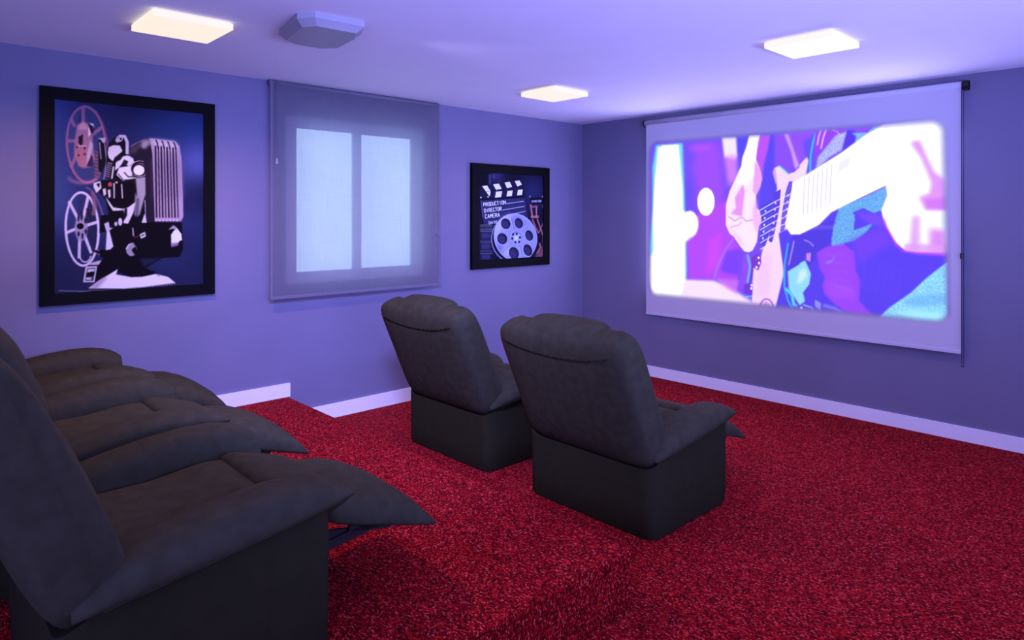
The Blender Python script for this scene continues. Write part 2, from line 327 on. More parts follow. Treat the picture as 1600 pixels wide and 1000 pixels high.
def picture_panel(name, corners, mat_, parent, uvs=((0, 0), (1, 0), (1, 1), (0, 1))):
    me = bpy.data.meshes.new(name)
    me.from_pydata([Vector(c) for c in corners], [], [(0, 1, 2, 3)])
    uv = me.uv_layers.new(name='UVMap')
    for i, t in enumerate(uvs): uv.data[i].uv = t
    me.materials.append(mat_)
    o = bpy.data.objects.new(name, me); COL.objects.link(o); o.parent = parent
    return o
SCREEN_ART = [
(118,82,236,0,1,0,"824 2511 2439 2353 3537 2365 3537 741 824 599"),
(175,85,240,14,0.75,0,"1359 2278 1711 2280 1753 1846 1711 1560 1495 1558 1461 1855 1359 1958"),
(105,85,240,10,0.7,0,"1348 2309 1473 2220 1428 2055 1461 1914 1359 1658"),
(215,90,235,8,0.5,0,"1382 2267 1648 2266 1604 2211 1405 2205"),
(190,80,242,5,0.9,0,"1359 1558 1774 1750 1846 1418 1917 1317 1887 1034 1382 999"),
(225,80,225,9,0.6,0,"1604 1384 1732 1464 1711 1156 1561 1050"),
(115,72,242,6,0.85,0,"1774 1283 1917 1317 1897 1072 1711 1098"),
(120,235,255,4,1,0,"1020 2299 1319 2297 1350 1558 1365 1058 1348 936 977 908 939 1283 977 1660 977 2078"),
(225,255,255,3,1,0,"1039 2282 1278 2290 1325 1859 1327 1558 1339 996 989 972 977 1556 995 1869"),
(255,255,255,3,1,0,"1088 2294 1261 2281 1319 1558 1336 935 977 908 1001 1295 1001 1556 995 1556 1014 1972"),
(255,252,255,4,1,0,"945 1210 1001 1254 1348 1557 1348 996 1648 1002 1877 863 2094 773 1917 773 977 751 926 1009"),
(252,235,250,6,1,0,"1336 986 1648 1007 1753 986 1887 921 2017 857 2094 754 1267 718"),
(235,130,235,5,0.7,0,"1669 1033 1897 1034 1877 910 1774 949"),
(255,255,255,1.5,1,0,"1657 1733 1655 1705 1649 1678 1638 1653 1624 1633 1607 1618 1588 1608 1569 1605 1549 1608 1530 1618 1512 1633 1498 1654 1487 1679 1480 1707 1478 1736 1480 1765 1487 1793 1498 1817 1512 1838 1530 1853 1549 1862 1569 1865 1588 1861 1607 1851 1624 1835 1638 1814 1649 1789 1655 1762"),
(255,255,255,2,1,0,"1487 1529 1485 1501 1478 1475 1468 1452 1454 1432 1438 1417 1419 1407 1399 1404 1380 1406 1361 1415 1344 1430 1329 1449 1319 1473 1312 1499 1310 1527 1312 1555 1319 1582 1329 1606 1344 1626 1361 1641 1380 1650 1399 1653 1419 1649 1438 1640 1454 1625 1468 1606 1478 1582 1485 1556"),
(255,255,255,4,1,0,"1313 1658 1481 1588 1481 1499 1461 1439 1359 1357 1313 1356"),
(90,78,232,3,1,0,"1879 2323 1982 2314 1942 2121 1897 1974 1885 2125"),
(250,240,255,3,1,0,"1730 2321 1869 2310 1879 2135 1857 2098 1753 2133"),
(228,140,250,8,0.85,0,"1748 2143 1877 2144 1889 1936 1795 1864"),
(95,78,232,0,1,0,"2180 2314 2328 2301 2426 2020 2382 1952 2346 1882 2245 1796 2142 1698 2085 1653 2104 1928 2123 2036 2161 2171"),
(142,85,245,3,1,0,"2222 2311 2328 2301 2408 2038 2373 1961 2337 1963 2264 2029 2222 2022"),
(150,86,246,3,1,0,"2332 2310 2439 2309 2569 2323 2526 2084 2474 2087 2439 2028 2426 2011"),
(92,84,242,4,0.8,0,"2466 2219 2569 2271 2518 1963 2483 1912 2492 2069"),
(212,160,252,2,1,0,"2305 2299 2341 2296 2435 2019 2401 1990 2364 2147"),
(192,90,236,3,1,0,"2075 2306 2185 2300 2161 2171 2123 2036 2113 1891 2056 2040 2046 2179"),
(253,238,251,1,1,0,"1992 2313 2092 2309 2065 2178 2056 2095 2089 2020 2109 1927 2094 1855 2056 1782 2056 1672 2089 1653 2104 1561 2080 1506 2065 1377 2026 1302 1987 1282 1947 1290 1907 1335 1846 1418 1805 1446 1769 1521 1769 1560 1769 1703 1805 1826 1867 1947 1917 2048 1927 2122 1967 2213"),
(255,255,255,4,1,0,"2007 2302 2065 2297 2046 2096 2036 1967 1997 1932 1947 1878 1877 1899 1932 2028 1967 2185"),
(240,165,240,2.5,0.9,0,"2046 2078 2089 2020 2109 1927 2094 1855 2056 1782 2026 1820 2038 1967"),
(236,145,246,2,0.9,0,"1857 1768 1935 1883 1952 1822 1937 1701 1925 1598 1846 1617 1816 1626 1867 1673"),
(245,180,245,3,0.8,0,"2056 1764 2075 1653 2104 1561 2056 1450 2026 1561 2026 1654"),
(160,50,160,1,0.7,0,"1793 1595 1857 1557 1922 1590 1966 1553 2027 1567 2026 1573 1968 1559 1923 1597 1857 1564 1797 1601"),
(220,120,225,1.5,0.7,0,"1817 1499 1899 1519 1926 1548 1919 1554 1895 1527 1814 1508"),
(240,180,240,2,0.6,0,"1802 1500 1914 1389 1921 1395 1809 1506"),
(240,180,240,2,0.6,0,"1843 1443 1934 1361 1941 1368 1850 1450"),
(240,180,240,2,0.6,0,"1884 1387 1954 1333 1961 1341 1890 1395"),
(250,222,246,0.6,1,0,"2208 1978 2222 2013 2264 2031 2300 2000 2346 1958 2391 1969 2439 2010 2439 2028 2496 2090 2511 2059 2492 1947 2439 1879 2439 1466 2366 1447 2341 1349 2302 1160 2302 982 2332 886 2377 784 2017 793 2022 1006 2036 1164 2104 1259 2123 1342 2133 1562 2245 1832 2241 1886"),
(244,205,248,8,0.7,0,"2075 1175 2189 1290 2171 926 2056 879"),
(215,170,240,1,1,0,"2208 1978 2231 2013 2245 1886 2231 1877"),
(90,215,255,1,1,0,"2262 2023 2297 1994 2342 1949 2350 1957 2304 2002 2269 2031"),
(60,205,255,0.7,1,0,"2572 2316 2540 2206 2519 2085 2517 1963 2533 1962 2534 2083 2555 2201 2587 2310"),
(84,76,205,0.5,1,0,"2094 1681 2208 1752 2208 1562 2161 1398 2133 1333 2087 1368 2109 1561"),
(95,70,205,0.5,1,0,"2208 1752 2208 1797 2278 1831 2268 1688 2245 1562 2219 1444 2199 1372 2171 1389 2189 1562 2203 1562"),
(112,88,212,0.5,1,0,"2332 1847 2350 1895 2380 1892 2366 1811 2320 1562 2314 1509 2297 1415 2267 1427 2282 1562 2291 1652 2317 1794"),
(250,240,255,0.4,0.9,0,"2096 1649 2210 1712 2392 1798 2389 1805 2206 1719 2092 1657"),
(250,240,255,0.4,0.9,0,"2096 1593 2210 1656 2392 1739 2389 1747 2206 1663 2092 1600"),
(250,240,255,0.4,0.9,0,"2096 1536 2210 1600 2392 1681 2389 1688 2206 1607 2092 1543"),
(250,240,255,0.4,0.9,0,"2096 1479 2210 1544 2392 1623 2389 1630 2206 1551 2092 1486"),
(250,240,255,0.4,0.9,0,"2096 1422 2210 1488 2392 1564 2389 1572 2206 1495 2092 1429"),
(250,240,255,0.4,0.9,0,"2096 1365 2210 1432 2392 1506 2389 1514 2206 1439 2092 1372"),
(250,240,255,0.4,0.9,0,"2096 1309 2210 1376 2392 1448 2389 1455 2206 1383 2092 1316"),
(240,225,255,0.3,1,0,"2151 1644 2148 1636 2142 1633 2136 1636 2134 1644 2136 1651 2142 1655 2148 1651"),
(240,225,255,0.3,1,0,"2240 1715 2237 1707 2231 1704 2225 1708 2223 1715 2225 1723 2231 1726 2237 1723"),
(240,225,255,0.3,1,0,"2349 1776 2347 1768 2341 1765 2336 1768 2333 1776 2336 1783 2341 1786 2347 1783"),
(240,225,255,0.3,1,0,"2145 1585 2142 1578 2136 1574 2130 1578 2128 1585 2130 1593 2136 1596 2142 1593"),
(240,225,255,0.3,1,0,"2234 1658 2232 1650 2226 1647 2220 1650 2217 1658 2220 1665 2226 1668 2232 1665"),
(240,225,255,0.3,1,0,"2344 1719 2342 1711 2336 1708 2330 1712 2328 1719 2330 1727 2336 1730 2342 1726"),
(240,225,255,0.3,1,0,"2139 1527 2137 1519 2131 1516 2125 1519 2122 1527 2125 1535 2131 1538 2137 1535"),
(240,225,255,0.3,1,0,"2229 1600 2226 1592 2220 1589 2214 1592 2212 1600 2214 1608 2220 1611 2226 1608"),
(240,225,255,0.3,1,0,"2339 1662 2336 1655 2330 1651 2325 1655 2322 1662 2325 1670 2330 1673 2336 1670"),
(240,225,255,0.3,1,0,"2134 1469 2131 1461 2125 1457 2119 1461 2116 1468 2119 1476 2125 1479 2131 1476"),
(240,225,255,0.3,1,0,"2223 1542 2221 1534 2215 1531 2209 1534 2206 1542 2209 1550 2215 1553 2221 1550"),
(240,225,255,0.3,1,0,"2333 1605 2331 1598 2325 1595 2319 1598 2317 1605 2319 1613 2325 1616 2331 1613"),
(240,225,255,0.3,1,0,"2128 1410 2125 1402 2119 1399 2113 1402 2111 1410 2113 1417 2119 1421 2125 1418"),
(240,225,255,0.3,1,0,"2217 1484 2215 1477 2209 1473 2203 1476 2201 1484 2203 1492 2209 1495 2215 1492"),
(240,225,255,0.3,1,0,"2328 1548 2325 1541 2320 1538 2314 1541 2311 1548 2314 1556 2320 1559 2325 1556"),
(152,72,226,1,1,0,"2569 2314 2824 2306 2816 2265 2728 2240 2612 2130 2552 2056"),
(186,192,240,2,1,1,"2569 1978 2586 2080 2728 2248 2820 2273 2776 2127 2678 2074"),
(90,62,206,2,1,0,"2816 2282 2879 2268 2879 2177 2776 2122 2792 2192"),
(150,80,230,3,1,0,"2872 2285 3085 2305 3010 2280 2872 2227"),
(130,192,236,1.5,1,1,"2848 2254 2964 2248 3010 2288 3085 2309 2964 2227 2872 2178 2883 2226"),
(248,195,255,1,1,0,"2610 2312 2589 2253 2576 2181 2588 2178 2600 2249 2621 2307"),
(250,205,255,1,1,0,"2648 2308 2623 2233 2606 2149 2617 2145 2634 2229 2659 2304"),
(235,210,250,1,1,0,"2694 2295 2742 2270 2761 2231 2767 2234 2746 2275 2696 2301"),
(92,72,222,1,1,0,"2259 1454 2776 1732 3107 1694 3158 1368 3498 1341 3498 812 2856 735 2213 749 2305 1116"),
(84,66,205,2,1,0,"2373 1421 2439 1466 2569 1529 2719 1564 2678 1351 2578 1305 2535 1199 2439 1194 2337 1136 2332 1295"),
(112,182,226,1.5,1,1,"2752 1666 2934 1746 3096 1823 3103 1759 3066 1647 3010 1623 2934 1664 2856 1631 2872 1565 2719 1556"),
(112,182,226,1.5,1,1,"2715 1539 2768 1615 2872 1615 2864 1490 2934 1516 3010 1553 2957 1479 2879 1412 2792 1389 2752 1320 2695 1301 2695 1411"),
(120,80,225,3,1,0,"2879 1631 3070 1614 3085 1518 3010 1533 2949 1565"),
(156,76,230,2,1,0,"2582 1305 2662 1359 2792 1380 2872 1317 2879 1168 2914 1104 2903 939 3025 820 2856 818 2719 896 2637 974 2624 1041 2645 1103 2595 1185"),
(172,88,238,5,0.6,0,"2645 1086 2776 1061 2872 1035 2872 952 2719 939 2645 1000"),
(150,130,225,1,1,1,"2637 1230 2695 1250 2719 1294 2711 1243 2670 1215"),
(122,72,222,8,0.8,0,"2840 1407 2964 1475 3085 1518 3143 1391 3010 1298 2903 1219"),
(94,70,220,8,0.8,0,"2934 1237 3085 1365 3229 1331 3498 1318 3498 1281 3368 1159 3158 954 3040 822 2949 910 2918 1072"),
(150,228,250,1,1,1,"3502 1277 3368 1151 3265 1034 3121 911 3040 818 3229 788 3502 812"),
(118,190,240,4,0.7,1,"3201 958 3300 1022 3502 1047 3502 971 3300 936"),
(175,250,255,5,0.8,0,"3158 883 3300 913 3488 902 3482 840 3300 819"),
(150,226,236,1.5,1,0,"2337 1136 2439 1203 2439 1212 2483 1236 2501 1198 2531 1130 2518 1042 2466 968 2483 900 2439 861 2391 927 2346 994"),
(225,250,250,3,0.8,0,"2439 1151 2483 1171 2501 1111 2457 1055 2413 1035"),
(60,190,240,1,1,0,"2334 1377 2302 1188 2300 1008 2335 884 2380 808 2392 816 2348 890 2315 1010 2317 1187 2348 1375"),
(90,240,250,2,1,0,"2310 983 2362 937 2380 850 2417 847 2417 870 2401 862 2383 949 2327 1001"),
(180,150,240,1,1,0,"2385 1396 2358 1271 2340 1190 2352 1188 2370 1269 2397 1394"),
(210,190,250,1,1,0,"2473 1402 2516 1387 2550 1353 2555 1358 2520 1392 2476 1409"),
(210,140,220,1,1,0,"2492 1293 2531 1303 2526 1225 2492 1241"),
(150,150,235,1,1,0,"2565 921 2612 895 2607 826 2561 873"),
(150,150,235,2,0.7,0,"2625 867 2714 851 2834 793 2846 816 2724 875 2632 892"),
(150,210,250,1,1,0,"2464 863 2532 848 2556 809 2565 815 2538 858 2467 873"),
(240,250,255,0,1,0,"2465 842 2463 834 2456 829 2449 828 2443 832 2440 839 2443 847 2449 852 2456 852 2463 849"),
(150,82,240,2,0.9,0,"1942 1266 1997 1282 2017 1172 1977 1003 1917 951 1882 930 1917 1092"),
(110,220,250,2,1,0,"1969 1261 1994 1162 1969 1012 1985 1011 2010 1162 1985 1265"),
(130,60,192,0.6,1,0,"2026 1256 2099 1277 2104 1195 2075 1129 2026 1154"),
(120,60,205,0.8,1,0,"1947 1000 2026 1015 2022 913 1947 916"),
(250,235,255,0.5,1,0,"2091 1240 2088 1231 2080 1227 2072 1230 2068 1239 2072 1248 2080 1252 2088 1249"),
(250,235,255,0.5,1,0,"2096 1195 2093 1185 2085 1181 2076 1184 2073 1193 2076 1203 2085 1207 2093 1203"),
(250,235,255,0.5,1,0,"2072 1157 2069 1147 2061 1143 2052 1146 2049 1155 2052 1165 2061 1169 2069 1165"),
(250,235,255,0.5,1,0,"2023 969 2020 959 2012 955 2003 958 2000 967 2003 977 2012 981 2020 978"),
(250,235,255,0.5,1,0,"2028 997 2025 988 2017 983 2008 986 2005 995 2008 1005 2017 1009 2025 1006"),
(90,60,160,0.5,1,0,"2018 1246 2013 1117 1993 1004 2001 1004 2021 1116 2025 1246"),
(90,230,240,1,1,0,"1958 884 2017 893 2016 904 1957 895"),
(165,135,252,2,0.9,0,"1840 1408 1767 1316 1704 1206 1639 1029 1656 1025 1719 1201 1781 1308 1853 1400"),
(165,95,205,1,1,0,"2078 771 2078 783 2079 794 2081 805 2084 816 2087 827 2090 837 2095 847 2100 856 2105 864 2111 871 2117 878 2124 883 2130 887 2137 891 2144 893 2152 894 2159 894 2166 893 2173 891 2179 888 2186 884 2192 878 2198 872 2203 865 2208 857 2212 849 2215 839 2218 829 2221 819 2223 808 2224 797 2224 786 2211 785 2211 795 2210 805 2208 814 2206 823 2204 832 2201 841 2197 848 2194 855 2189 862 2185 867 2180 872 2174 876 2169 879 2163 881 2157 882 2152 882 2146 881 2140 879 2134 876 2129 872 2123 867 2118 861 2114 855 2109 847 2105 840 2102 831 2099 822 2096 813 2094 803 2093 793 2092 783 2091 772"),
(190,130,225,3,0.7,0,"2104 829 2152 870 2199 811 2208 766 2085 772"),
(120,88,235,5,0.5,0,"2945 1295 2930 1040 2938 1040 2953 1295"),
(120,88,235,5,0.5,0,"2999 1277 2976 1027 2983 1027 3006 1277"),
(120,88,235,5,0.5,0,"3051 1260 3021 1015 3029 1014 3059 1259"),
(120,88,235,5,0.5,0,"3103 1242 3066 1003 3074 1002 3110 1241"),
(120,88,235,5,0.5,0,"3154 1225 3111 991 3118 990 3161 1224"),
(120,88,235,5,0.5,0,"3205 1208 3154 979 3161 977 3212 1207"),
(200,110,240,3,0.5,0,"2654 1279 2793 1302 2792 1308 2653 1286"),
(200,110,240,3,0.5,0,"2670 1220 2808 1227 2808 1234 2670 1227"),
(200,110,240,3,0.5,0,"2686 1162 2824 1153 2825 1160 2687 1168"),
(200,110,240,3,0.5,0,"2702 1103 2839 1079 2841 1086 2704 1110"),
(200,110,240,3,0.5,0,"2718 1045 2855 1006 2857 1012 2721 1052"),
(110,200,235,3,0.5,0,"3158 848 3436 924 3435 929 3157 854"),
(110,200,235,3,0.5,0,"3223 926 3436 977 3435 983 3222 932"),
(110,200,235,3,0.5,0,"3286 1002 3436 1030 3435 1036 3285 1008"),
(110,200,235,3,0.5,0,"3348 1077 3436 1084 3436 1090 3348 1083"),
(235,190,235,2,0.6,0,"2093 1255 2188 1232 2190 1239 2095 1262"),
(235,190,235,2,0.6,0,"2114 1183 2182 1155 2185 1162 2117 1190"),
(235,190,235,2,0.6,0,"2134 1112 2176 1078 2181 1084 2139 1117"),
(235,190,235,2,0.6,0,"2154 1042 2169 1002 2176 1005 2161 1044"),
(235,190,235,2,0.6,0,"2174 972 2163 926 2170 925 2182 971"),
(252,250,255,1.2,1,0,"2377 1881 2439 1914 2439 1914 2776 2110 2934 2222 3085 2305 3229 2310 3436 2316 3502 2279 3508 1568 3508 1349 3334 1335 3229 1342 3158 1407 3099 1518 3074 1590 3062 1647 3103 1759 3094 1831 2934 1754 2792 1682 2695 1632 2595 1529 2439 1449 2364 1447 2319 1509 2328 1563 2377 1810"),
(188,180,238,1.5,0.4,0,"2474 1913 2461 1598 2471 1598 2484 1912"),
(188,180,238,1.5,0.4,0,"2511 1930 2498 1614 2507 1614 2521 1929"),
(188,180,238,1.5,0.4,0,"2548 1948 2534 1630 2543 1629 2558 1947"),
(188,180,238,1.5,0.4,0,"2585 1965 2570 1645 2579 1644 2594 1964"),
(188,180,238,1.5,0.4,0,"2621 1982 2605 1660 2615 1660 2630 1981"),
(188,180,238,1.5,0.4,0,"2657 1999 2641 1675 2650 1675 2666 1998"),
(188,180,238,1.5,0.4,0,"2693 2016 2675 1690 2685 1690 2702 2015"),
(175,178,238,7,0.3,0,"2753 2045 2745 1936 2759 1934 2767 2043"),
(175,178,238,7,0.3,0,"2789 2068 2781 1959 2795 1957 2803 2066"),
(175,178,238,7,0.3,0,"2825 2090 2817 1982 2831 1981 2839 2088"),
(225,150,232,5,0.95,0,"3265 2146 3320 2157 3375 2014 3416 1920 3482 1864 3502 1644 3361 1652 3320 1738 3389 1767 3402 1844 3334 2032"),
(210,120,225,5,0.8,0,"3355 1722 3502 1734 3502 1644 3368 1652"),
(240,248,240,6,0.9,0,"3355 1622 3502 1636 3502 1523 3355 1529"),
(222,165,235,6,0.9,0,"3279 1598 3320 1598 3320 1342 3258 1347"),
(218,135,220,7,0.9,0,"3389 1506 3482 1500 3495 1341 3389 1344"),
(225,160,232,3,0.8,0,"3229 1394 3502 1394 3502 1326 3320 1330 3215 1346"),
(225,60,235,2,0.9,0,"3072 1580 3095 1511 3154 1400 3199 1340 3306 1322 3498 1317 3499 1327 3307 1333 3203 1350 3162 1406 3104 1516 3082 1584"),
(255,255,255,8,1,0,"2514 1537 2512 1526 2507 1515 2499 1505 2489 1496 2477 1490 2463 1486 2448 1484 2434 1485 2420 1489 2407 1495 2396 1503 2388 1513 2383 1524 2382 1536 2383 1548 2388 1559 2396 1569 2407 1578 2420 1584 2434 1588 2448 1589 2463 1588 2477 1584 2489 1578 2499 1570 2507 1560 2512 1549"),
(235,235,255,4,0.5,0,"2114 1488 2732 1510 2732 1518 2113 1497")]
POSTER1_ART = [
(30,32,92,0,1,0,"-4881 2363 -3950 2483 -3950 984 -4881 1067"),
(50,58,140,40,0.9,0,"-4881 2326 -4786 2275 -4797 1898 -4770 1710 -4818 1499 -4881 1561"),
(22,22,62,60,0.9,0,"-4577 2324 -4278 2318 -4278 2195 -4548 2151"),
(32,52,125,50,0.9,0,"-4401 2218 -3950 2261 -3950 2097 -4118 2126 -4401 2117"),
(72,72,165,45,0.95,0,"-4183 2052 -3950 2132 -3950 1882 -4151 1860"),
(20,18,55,40,0.8,0,"-4118 1792 -3950 1832 -3950 1627 -4131 1626"),
(26,24,66,60,0.9,0,"-4881 1407 -3950 1448 -3950 1019 -4881 1098"),
(28,34,90,40,0.7,0,"-4401 1331 -4085 1346 -4085 1206 -4340 1234"),
(55,60,125,2,0.45,0,"-4603 2059 -4603 2005 -4608 1954 -4618 1908 -4632 1868 -4650 1838 -4670 1819 -4692 1811 -4714 1814 -4736 1830 -4755 1856 -4772 1891 -4786 1933 -4795 1981 -4800 2032 -4799 2084 -4795 2134 -4785 2179 -4772 2218 -4755 2249 -4735 2270 -4713 2279 -4691 2277 -4669 2263 -4649 2239 -4632 2204 -4618 2161 -4608 2111"),
(88,55,105,1.5,0.8,0,"-4672 2261 -4667 2265 -4662 2267 -4657 2267 -4651 2265 -4645 2262 -4639 2257 -4633 2250 -4628 2241 -4622 2231 -4616 2219 -4611 2206 -4605 2192 -4600 2176 -4596 2159 -4591 2141 -4587 2122 -4584 2103 -4580 2084 -4578 2064 -4576 2044 -4574 2024 -4573 2004 -4572 1984 -4572 1966 -4573 1948 -4574 1931 -4576 1915 -4578 1900 -4581 1887 -4584 1875 -4587 1864 -4592 1856 -4596 1866 -4593 1874 -4590 1884 -4588 1895 -4586 1907 -4584 1921 -4583 1936 -4582 1952 -4582 1969 -4582 1987 -4583 2005 -4584 2024 -4586 2042 -4588 2061 -4590 2080 -4593 2099 -4597 2117 -4600 2135 -4604 2152 -4608 2168 -4613 2183 -4617 2197 -4622 2209 -4627 2221 -4632 2231 -4637 2239 -4642 2246 -4647 2251 -4652 2254 -4656 2256 -4661 2255 -4665 2254 -4669 2250"),
(35,25,60,3,0.8,0,"-4640 2237 -4618 2162 -4607 2112 -4593 2117 -4604 2168 -4627 2244"),
(35,25,60,3,0.8,0,"-4722 2246 -4741 2187 -4730 2183 -4711 2242"),
(120,72,132,1,1,0,"-4589 2061 -4589 2012 -4593 1965 -4601 1921 -4614 1882 -4629 1849 -4648 1825 -4668 1809 -4689 1802 -4711 1805 -4732 1816 -4751 1837 -4769 1865 -4784 1900 -4795 1941 -4803 1985 -4808 2031 -4808 2078 -4804 2124 -4796 2167 -4784 2205 -4769 2238 -4752 2263 -4732 2280 -4711 2289 -4689 2288 -4668 2277 -4648 2258 -4630 2230 -4614 2195 -4602 2154 -4593 2109 -4589 2061 -4602 2059 -4606 2104 -4614 2146 -4625 2185 -4639 2218 -4655 2244 -4673 2262 -4691 2272 -4710 2273 -4729 2266 -4746 2250 -4761 2226 -4774 2196 -4785 2160 -4792 2120 -4795 2077 -4795 2033 -4791 1989 -4784 1948 -4773 1910 -4760 1877 -4745 1850 -4727 1831 -4709 1820 -4690 1817 -4671 1823 -4653 1838 -4637 1861 -4624 1892 -4613 1928 -4606 1969 -4602 2013 -4602 2059"),
(150,90,150,4,0.7,0,"-4632 1848 -4632 1843 -4634 1839 -4636 1834 -4638 1830 -4642 1825 -4646 1821 -4651 1817 -4657 1814 -4663 1810 -4670 1807 -4677 1805 -4684 1803 -4692 1801 -4700 1800 -4708 1799 -4716 1798 -4725 1798 -4733 1798 -4740 1799 -4748 1801 -4755 1802 -4762 1804 -4769 1807 -4775 1810 -4780 1813 -4785 1816 -4789 1820 -4792 1824 -4795 1828 -4797 1832 -4798 1837 -4799 1841 -4785 1842 -4784 1839 -4784 1836 -4782 1833 -4780 1831 -4777 1828 -4773 1826 -4769 1824 -4765 1822 -4760 1820 -4755 1818 -4749 1817 -4743 1816 -4736 1815 -4730 1815 -4723 1815 -4716 1815 -4710 1815 -4703 1816 -4696 1817 -4690 1818 -4684 1819 -4678 1821 -4672 1823 -4667 1825 -4662 1827 -4658 1830 -4655 1833 -4652 1835 -4649 1838 -4648 1841 -4647 1844 -4646 1847"),
(122,76,135,1.5,0.9,0,"-4707 2156 -4707 2277 -4726 2275 -4726 2155"),
(122,76,135,1.5,0.9,0,"-4754 2074 -4800 2071 -4800 2050 -4754 2053"),
(122,76,135,1.5,0.9,0,"-4757 1992 -4789 1902 -4773 1895 -4740 1985"),
(122,76,135,1.5,0.9,0,"-4680 1987 -4630 1900 -4614 1913 -4665 2000"),
(122,76,135,1.5,0.9,0,"-4661 2101 -4605 2157 -4617 2173 -4673 2117"),
(122,76,135,1.5,0.9,0,"-4751 2157 -4773 2205 -4789 2194 -4768 2146"),
(128,86,140,2,1,0,"-4749 2159 -4716 2190 -4689 2177 -4667 2109 -4659 1994 -4667 1910 -4716 1898 -4741 1913 -4765 1987 -4760 2076"),
(165,110,158,2,1,0,"-4744 2159 -4716 2184 -4692 2164 -4695 2138 -4744 2134"),
(140,80,122,2,1,0,"-4752 2026 -4695 2030 -4705 1966 -4714 1908 -4735 1907"),
(30,15,40,1,1,0,"-4741 2090 -4717 2108 -4719 2047 -4730 2037 -4741 2052"),
(45,25,65,1.5,1,0,"-4678 1993 -4664 1968 -4664 1911 -4697 1909"),
(195,165,215,1.5,1,0,"-4689 2158 -4675 2140 -4678 2108 -4689 2094"),
(150,125,185,1.5,1,0,"-4678 2076 -4664 2045 -4678 1967 -4697 1922 -4695 1992"),
(50,20,60,0.6,1,0,"-4744 2027 -4745 2020 -4749 2017 -4753 2020 -4754 2026 -4753 2032 -4749 2035 -4745 2033"),
(50,20,60,0.6,1,0,"-4735 1977 -4737 1970 -4741 1967 -4745 1970 -4746 1976 -4745 1982 -4741 1985 -4737 1983"),
(50,20,60,0.6,1,0,"-4703 1985 -4704 1979 -4708 1976 -4712 1978 -4714 1984 -4712 1991 -4708 1994 -4704 1991"),
(50,20,60,0.6,1,0,"-4703 2023 -4704 2017 -4708 2014 -4712 2016 -4714 2022 -4712 2029 -4708 2032 -4704 2029"),
(200,160,200,0.8,1,0,"-4746 2032 -4700 2034 -4700 2038 -4746 2036"),
(165,145,205,1,1,0,"-4684 2181 -4661 2180 -4656 2155 -4672 2160"),
(30,22,50,1,1,0,"-4689 2177 -4661 2161 -4661 2116 -4675 2121"),
(70,48,88,1,1,0,"-4657 1992 -4649 1905 -4660 1844 -4630 1838 -4618 1906 -4627 1998"),
(110,75,120,0.6,1,0,"-4657 2005 -4629 1996 -4627 2001 -4655 2010"),
(110,75,120,0.6,1,0,"-4657 1983 -4629 1974 -4627 1979 -4655 1988"),
(110,75,120,0.6,1,0,"-4657 1961 -4629 1952 -4627 1957 -4655 1966"),
(110,75,120,0.6,1,0,"-4657 1939 -4629 1931 -4627 1935 -4655 1944"),
(110,75,120,0.6,1,0,"-4657 1917 -4629 1909 -4627 1914 -4655 1922"),
(110,75,120,0.6,1,0,"-4657 1896 -4629 1887 -4627 1892 -4655 1901"),
(110,75,120,0.6,1,0,"-4657 1874 -4629 1865 -4627 1870 -4655 1879"),
(110,75,120,0.6,1,0,"-4657 1852 -4629 1843 -4627 1848 -4655 1857"),
(150,130,190,1,1,0,"-4634 2079 -4594 2082 -4594 2095 -4634 2092"),
(15,10,28,1,1,0,"-4634 2086 -4594 2070 -4588 1947 -4617 1868 -4634 1893"),
(150,130,190,1,1,0,"-4631 2066 -4622 1958 -4617 1958 -4625 2067"),
(140,120,180,1,1,0,"-4605 2081 -4591 1947 -4608 1823 -4603 1823 -4586 1947 -4600 2082"),
(150,135,195,1,1,0,"-4622 2087 -4605 2091 -4597 2069 -4611 2062"),
(24,24,55,3,0.6,0,"-4711 1713 -4634 1624 -4634 1405 -4672 1394 -4716 1510"),
(165,145,210,1,1,0,"-4717 1546 -4785 1697 -4799 1688 -4732 1537"),
(165,145,210,1,1,0,"-4717 1539 -4681 1724 -4697 1728 -4733 1544"),
(165,145,210,1,1,0,"-4719 1526 -4631 1557 -4636 1575 -4724 1544"),
(165,145,210,1,1,0,"-4732 1525 -4680 1365 -4665 1371 -4717 1532"),
(165,145,210,1,1,0,"-4741 1523 -4746 1340 -4730 1338 -4725 1522"),
(165,145,210,1,1,0,"-4739 1541 -4808 1507 -4802 1490 -4732 1523"),
(120,105,165,2,1,0,"-4693 1528 -4694 1510 -4697 1492 -4701 1477 -4706 1464 -4713 1454 -4720 1448 -4727 1446 -4735 1449 -4742 1455 -4748 1465 -4753 1478 -4757 1493 -4760 1511 -4761 1529 -4760 1547 -4757 1565 -4753 1580 -4748 1593 -4742 1603 -4735 1609 -4727 1611 -4720 1609 -4713 1603 -4706 1593 -4701 1580 -4697 1564 -4694 1547"),
(25,18,45,0.6,1,0,"-4718 1602 -4719 1587 -4721 1577 -4725 1573 -4728 1577 -4730 1587 -4731 1602 -4730 1616 -4728 1626 -4725 1630 -4721 1626 -4719 1616"),
(25,18,45,0.6,1,0,"-4695 1573 -4696 1563 -4699 1556 -4703 1554 -4707 1556 -4709 1563 -4710 1573 -4709 1583 -4707 1589 -4703 1592 -4699 1589 -4696 1582"),
(25,18,45,0.6,1,0,"-4734 1491 -4735 1483 -4738 1477 -4741 1474 -4744 1477 -4746 1483 -4747 1491 -4746 1499 -4744 1505 -4741 1507 -4738 1505 -4735 1499"),
(25,18,45,0.6,1,0,"-4715 1478 -4715 1468 -4717 1460 -4720 1458 -4723 1460 -4725 1468 -4726 1478 -4725 1488 -4723 1495 -4720 1498 -4717 1495 -4715 1488"),
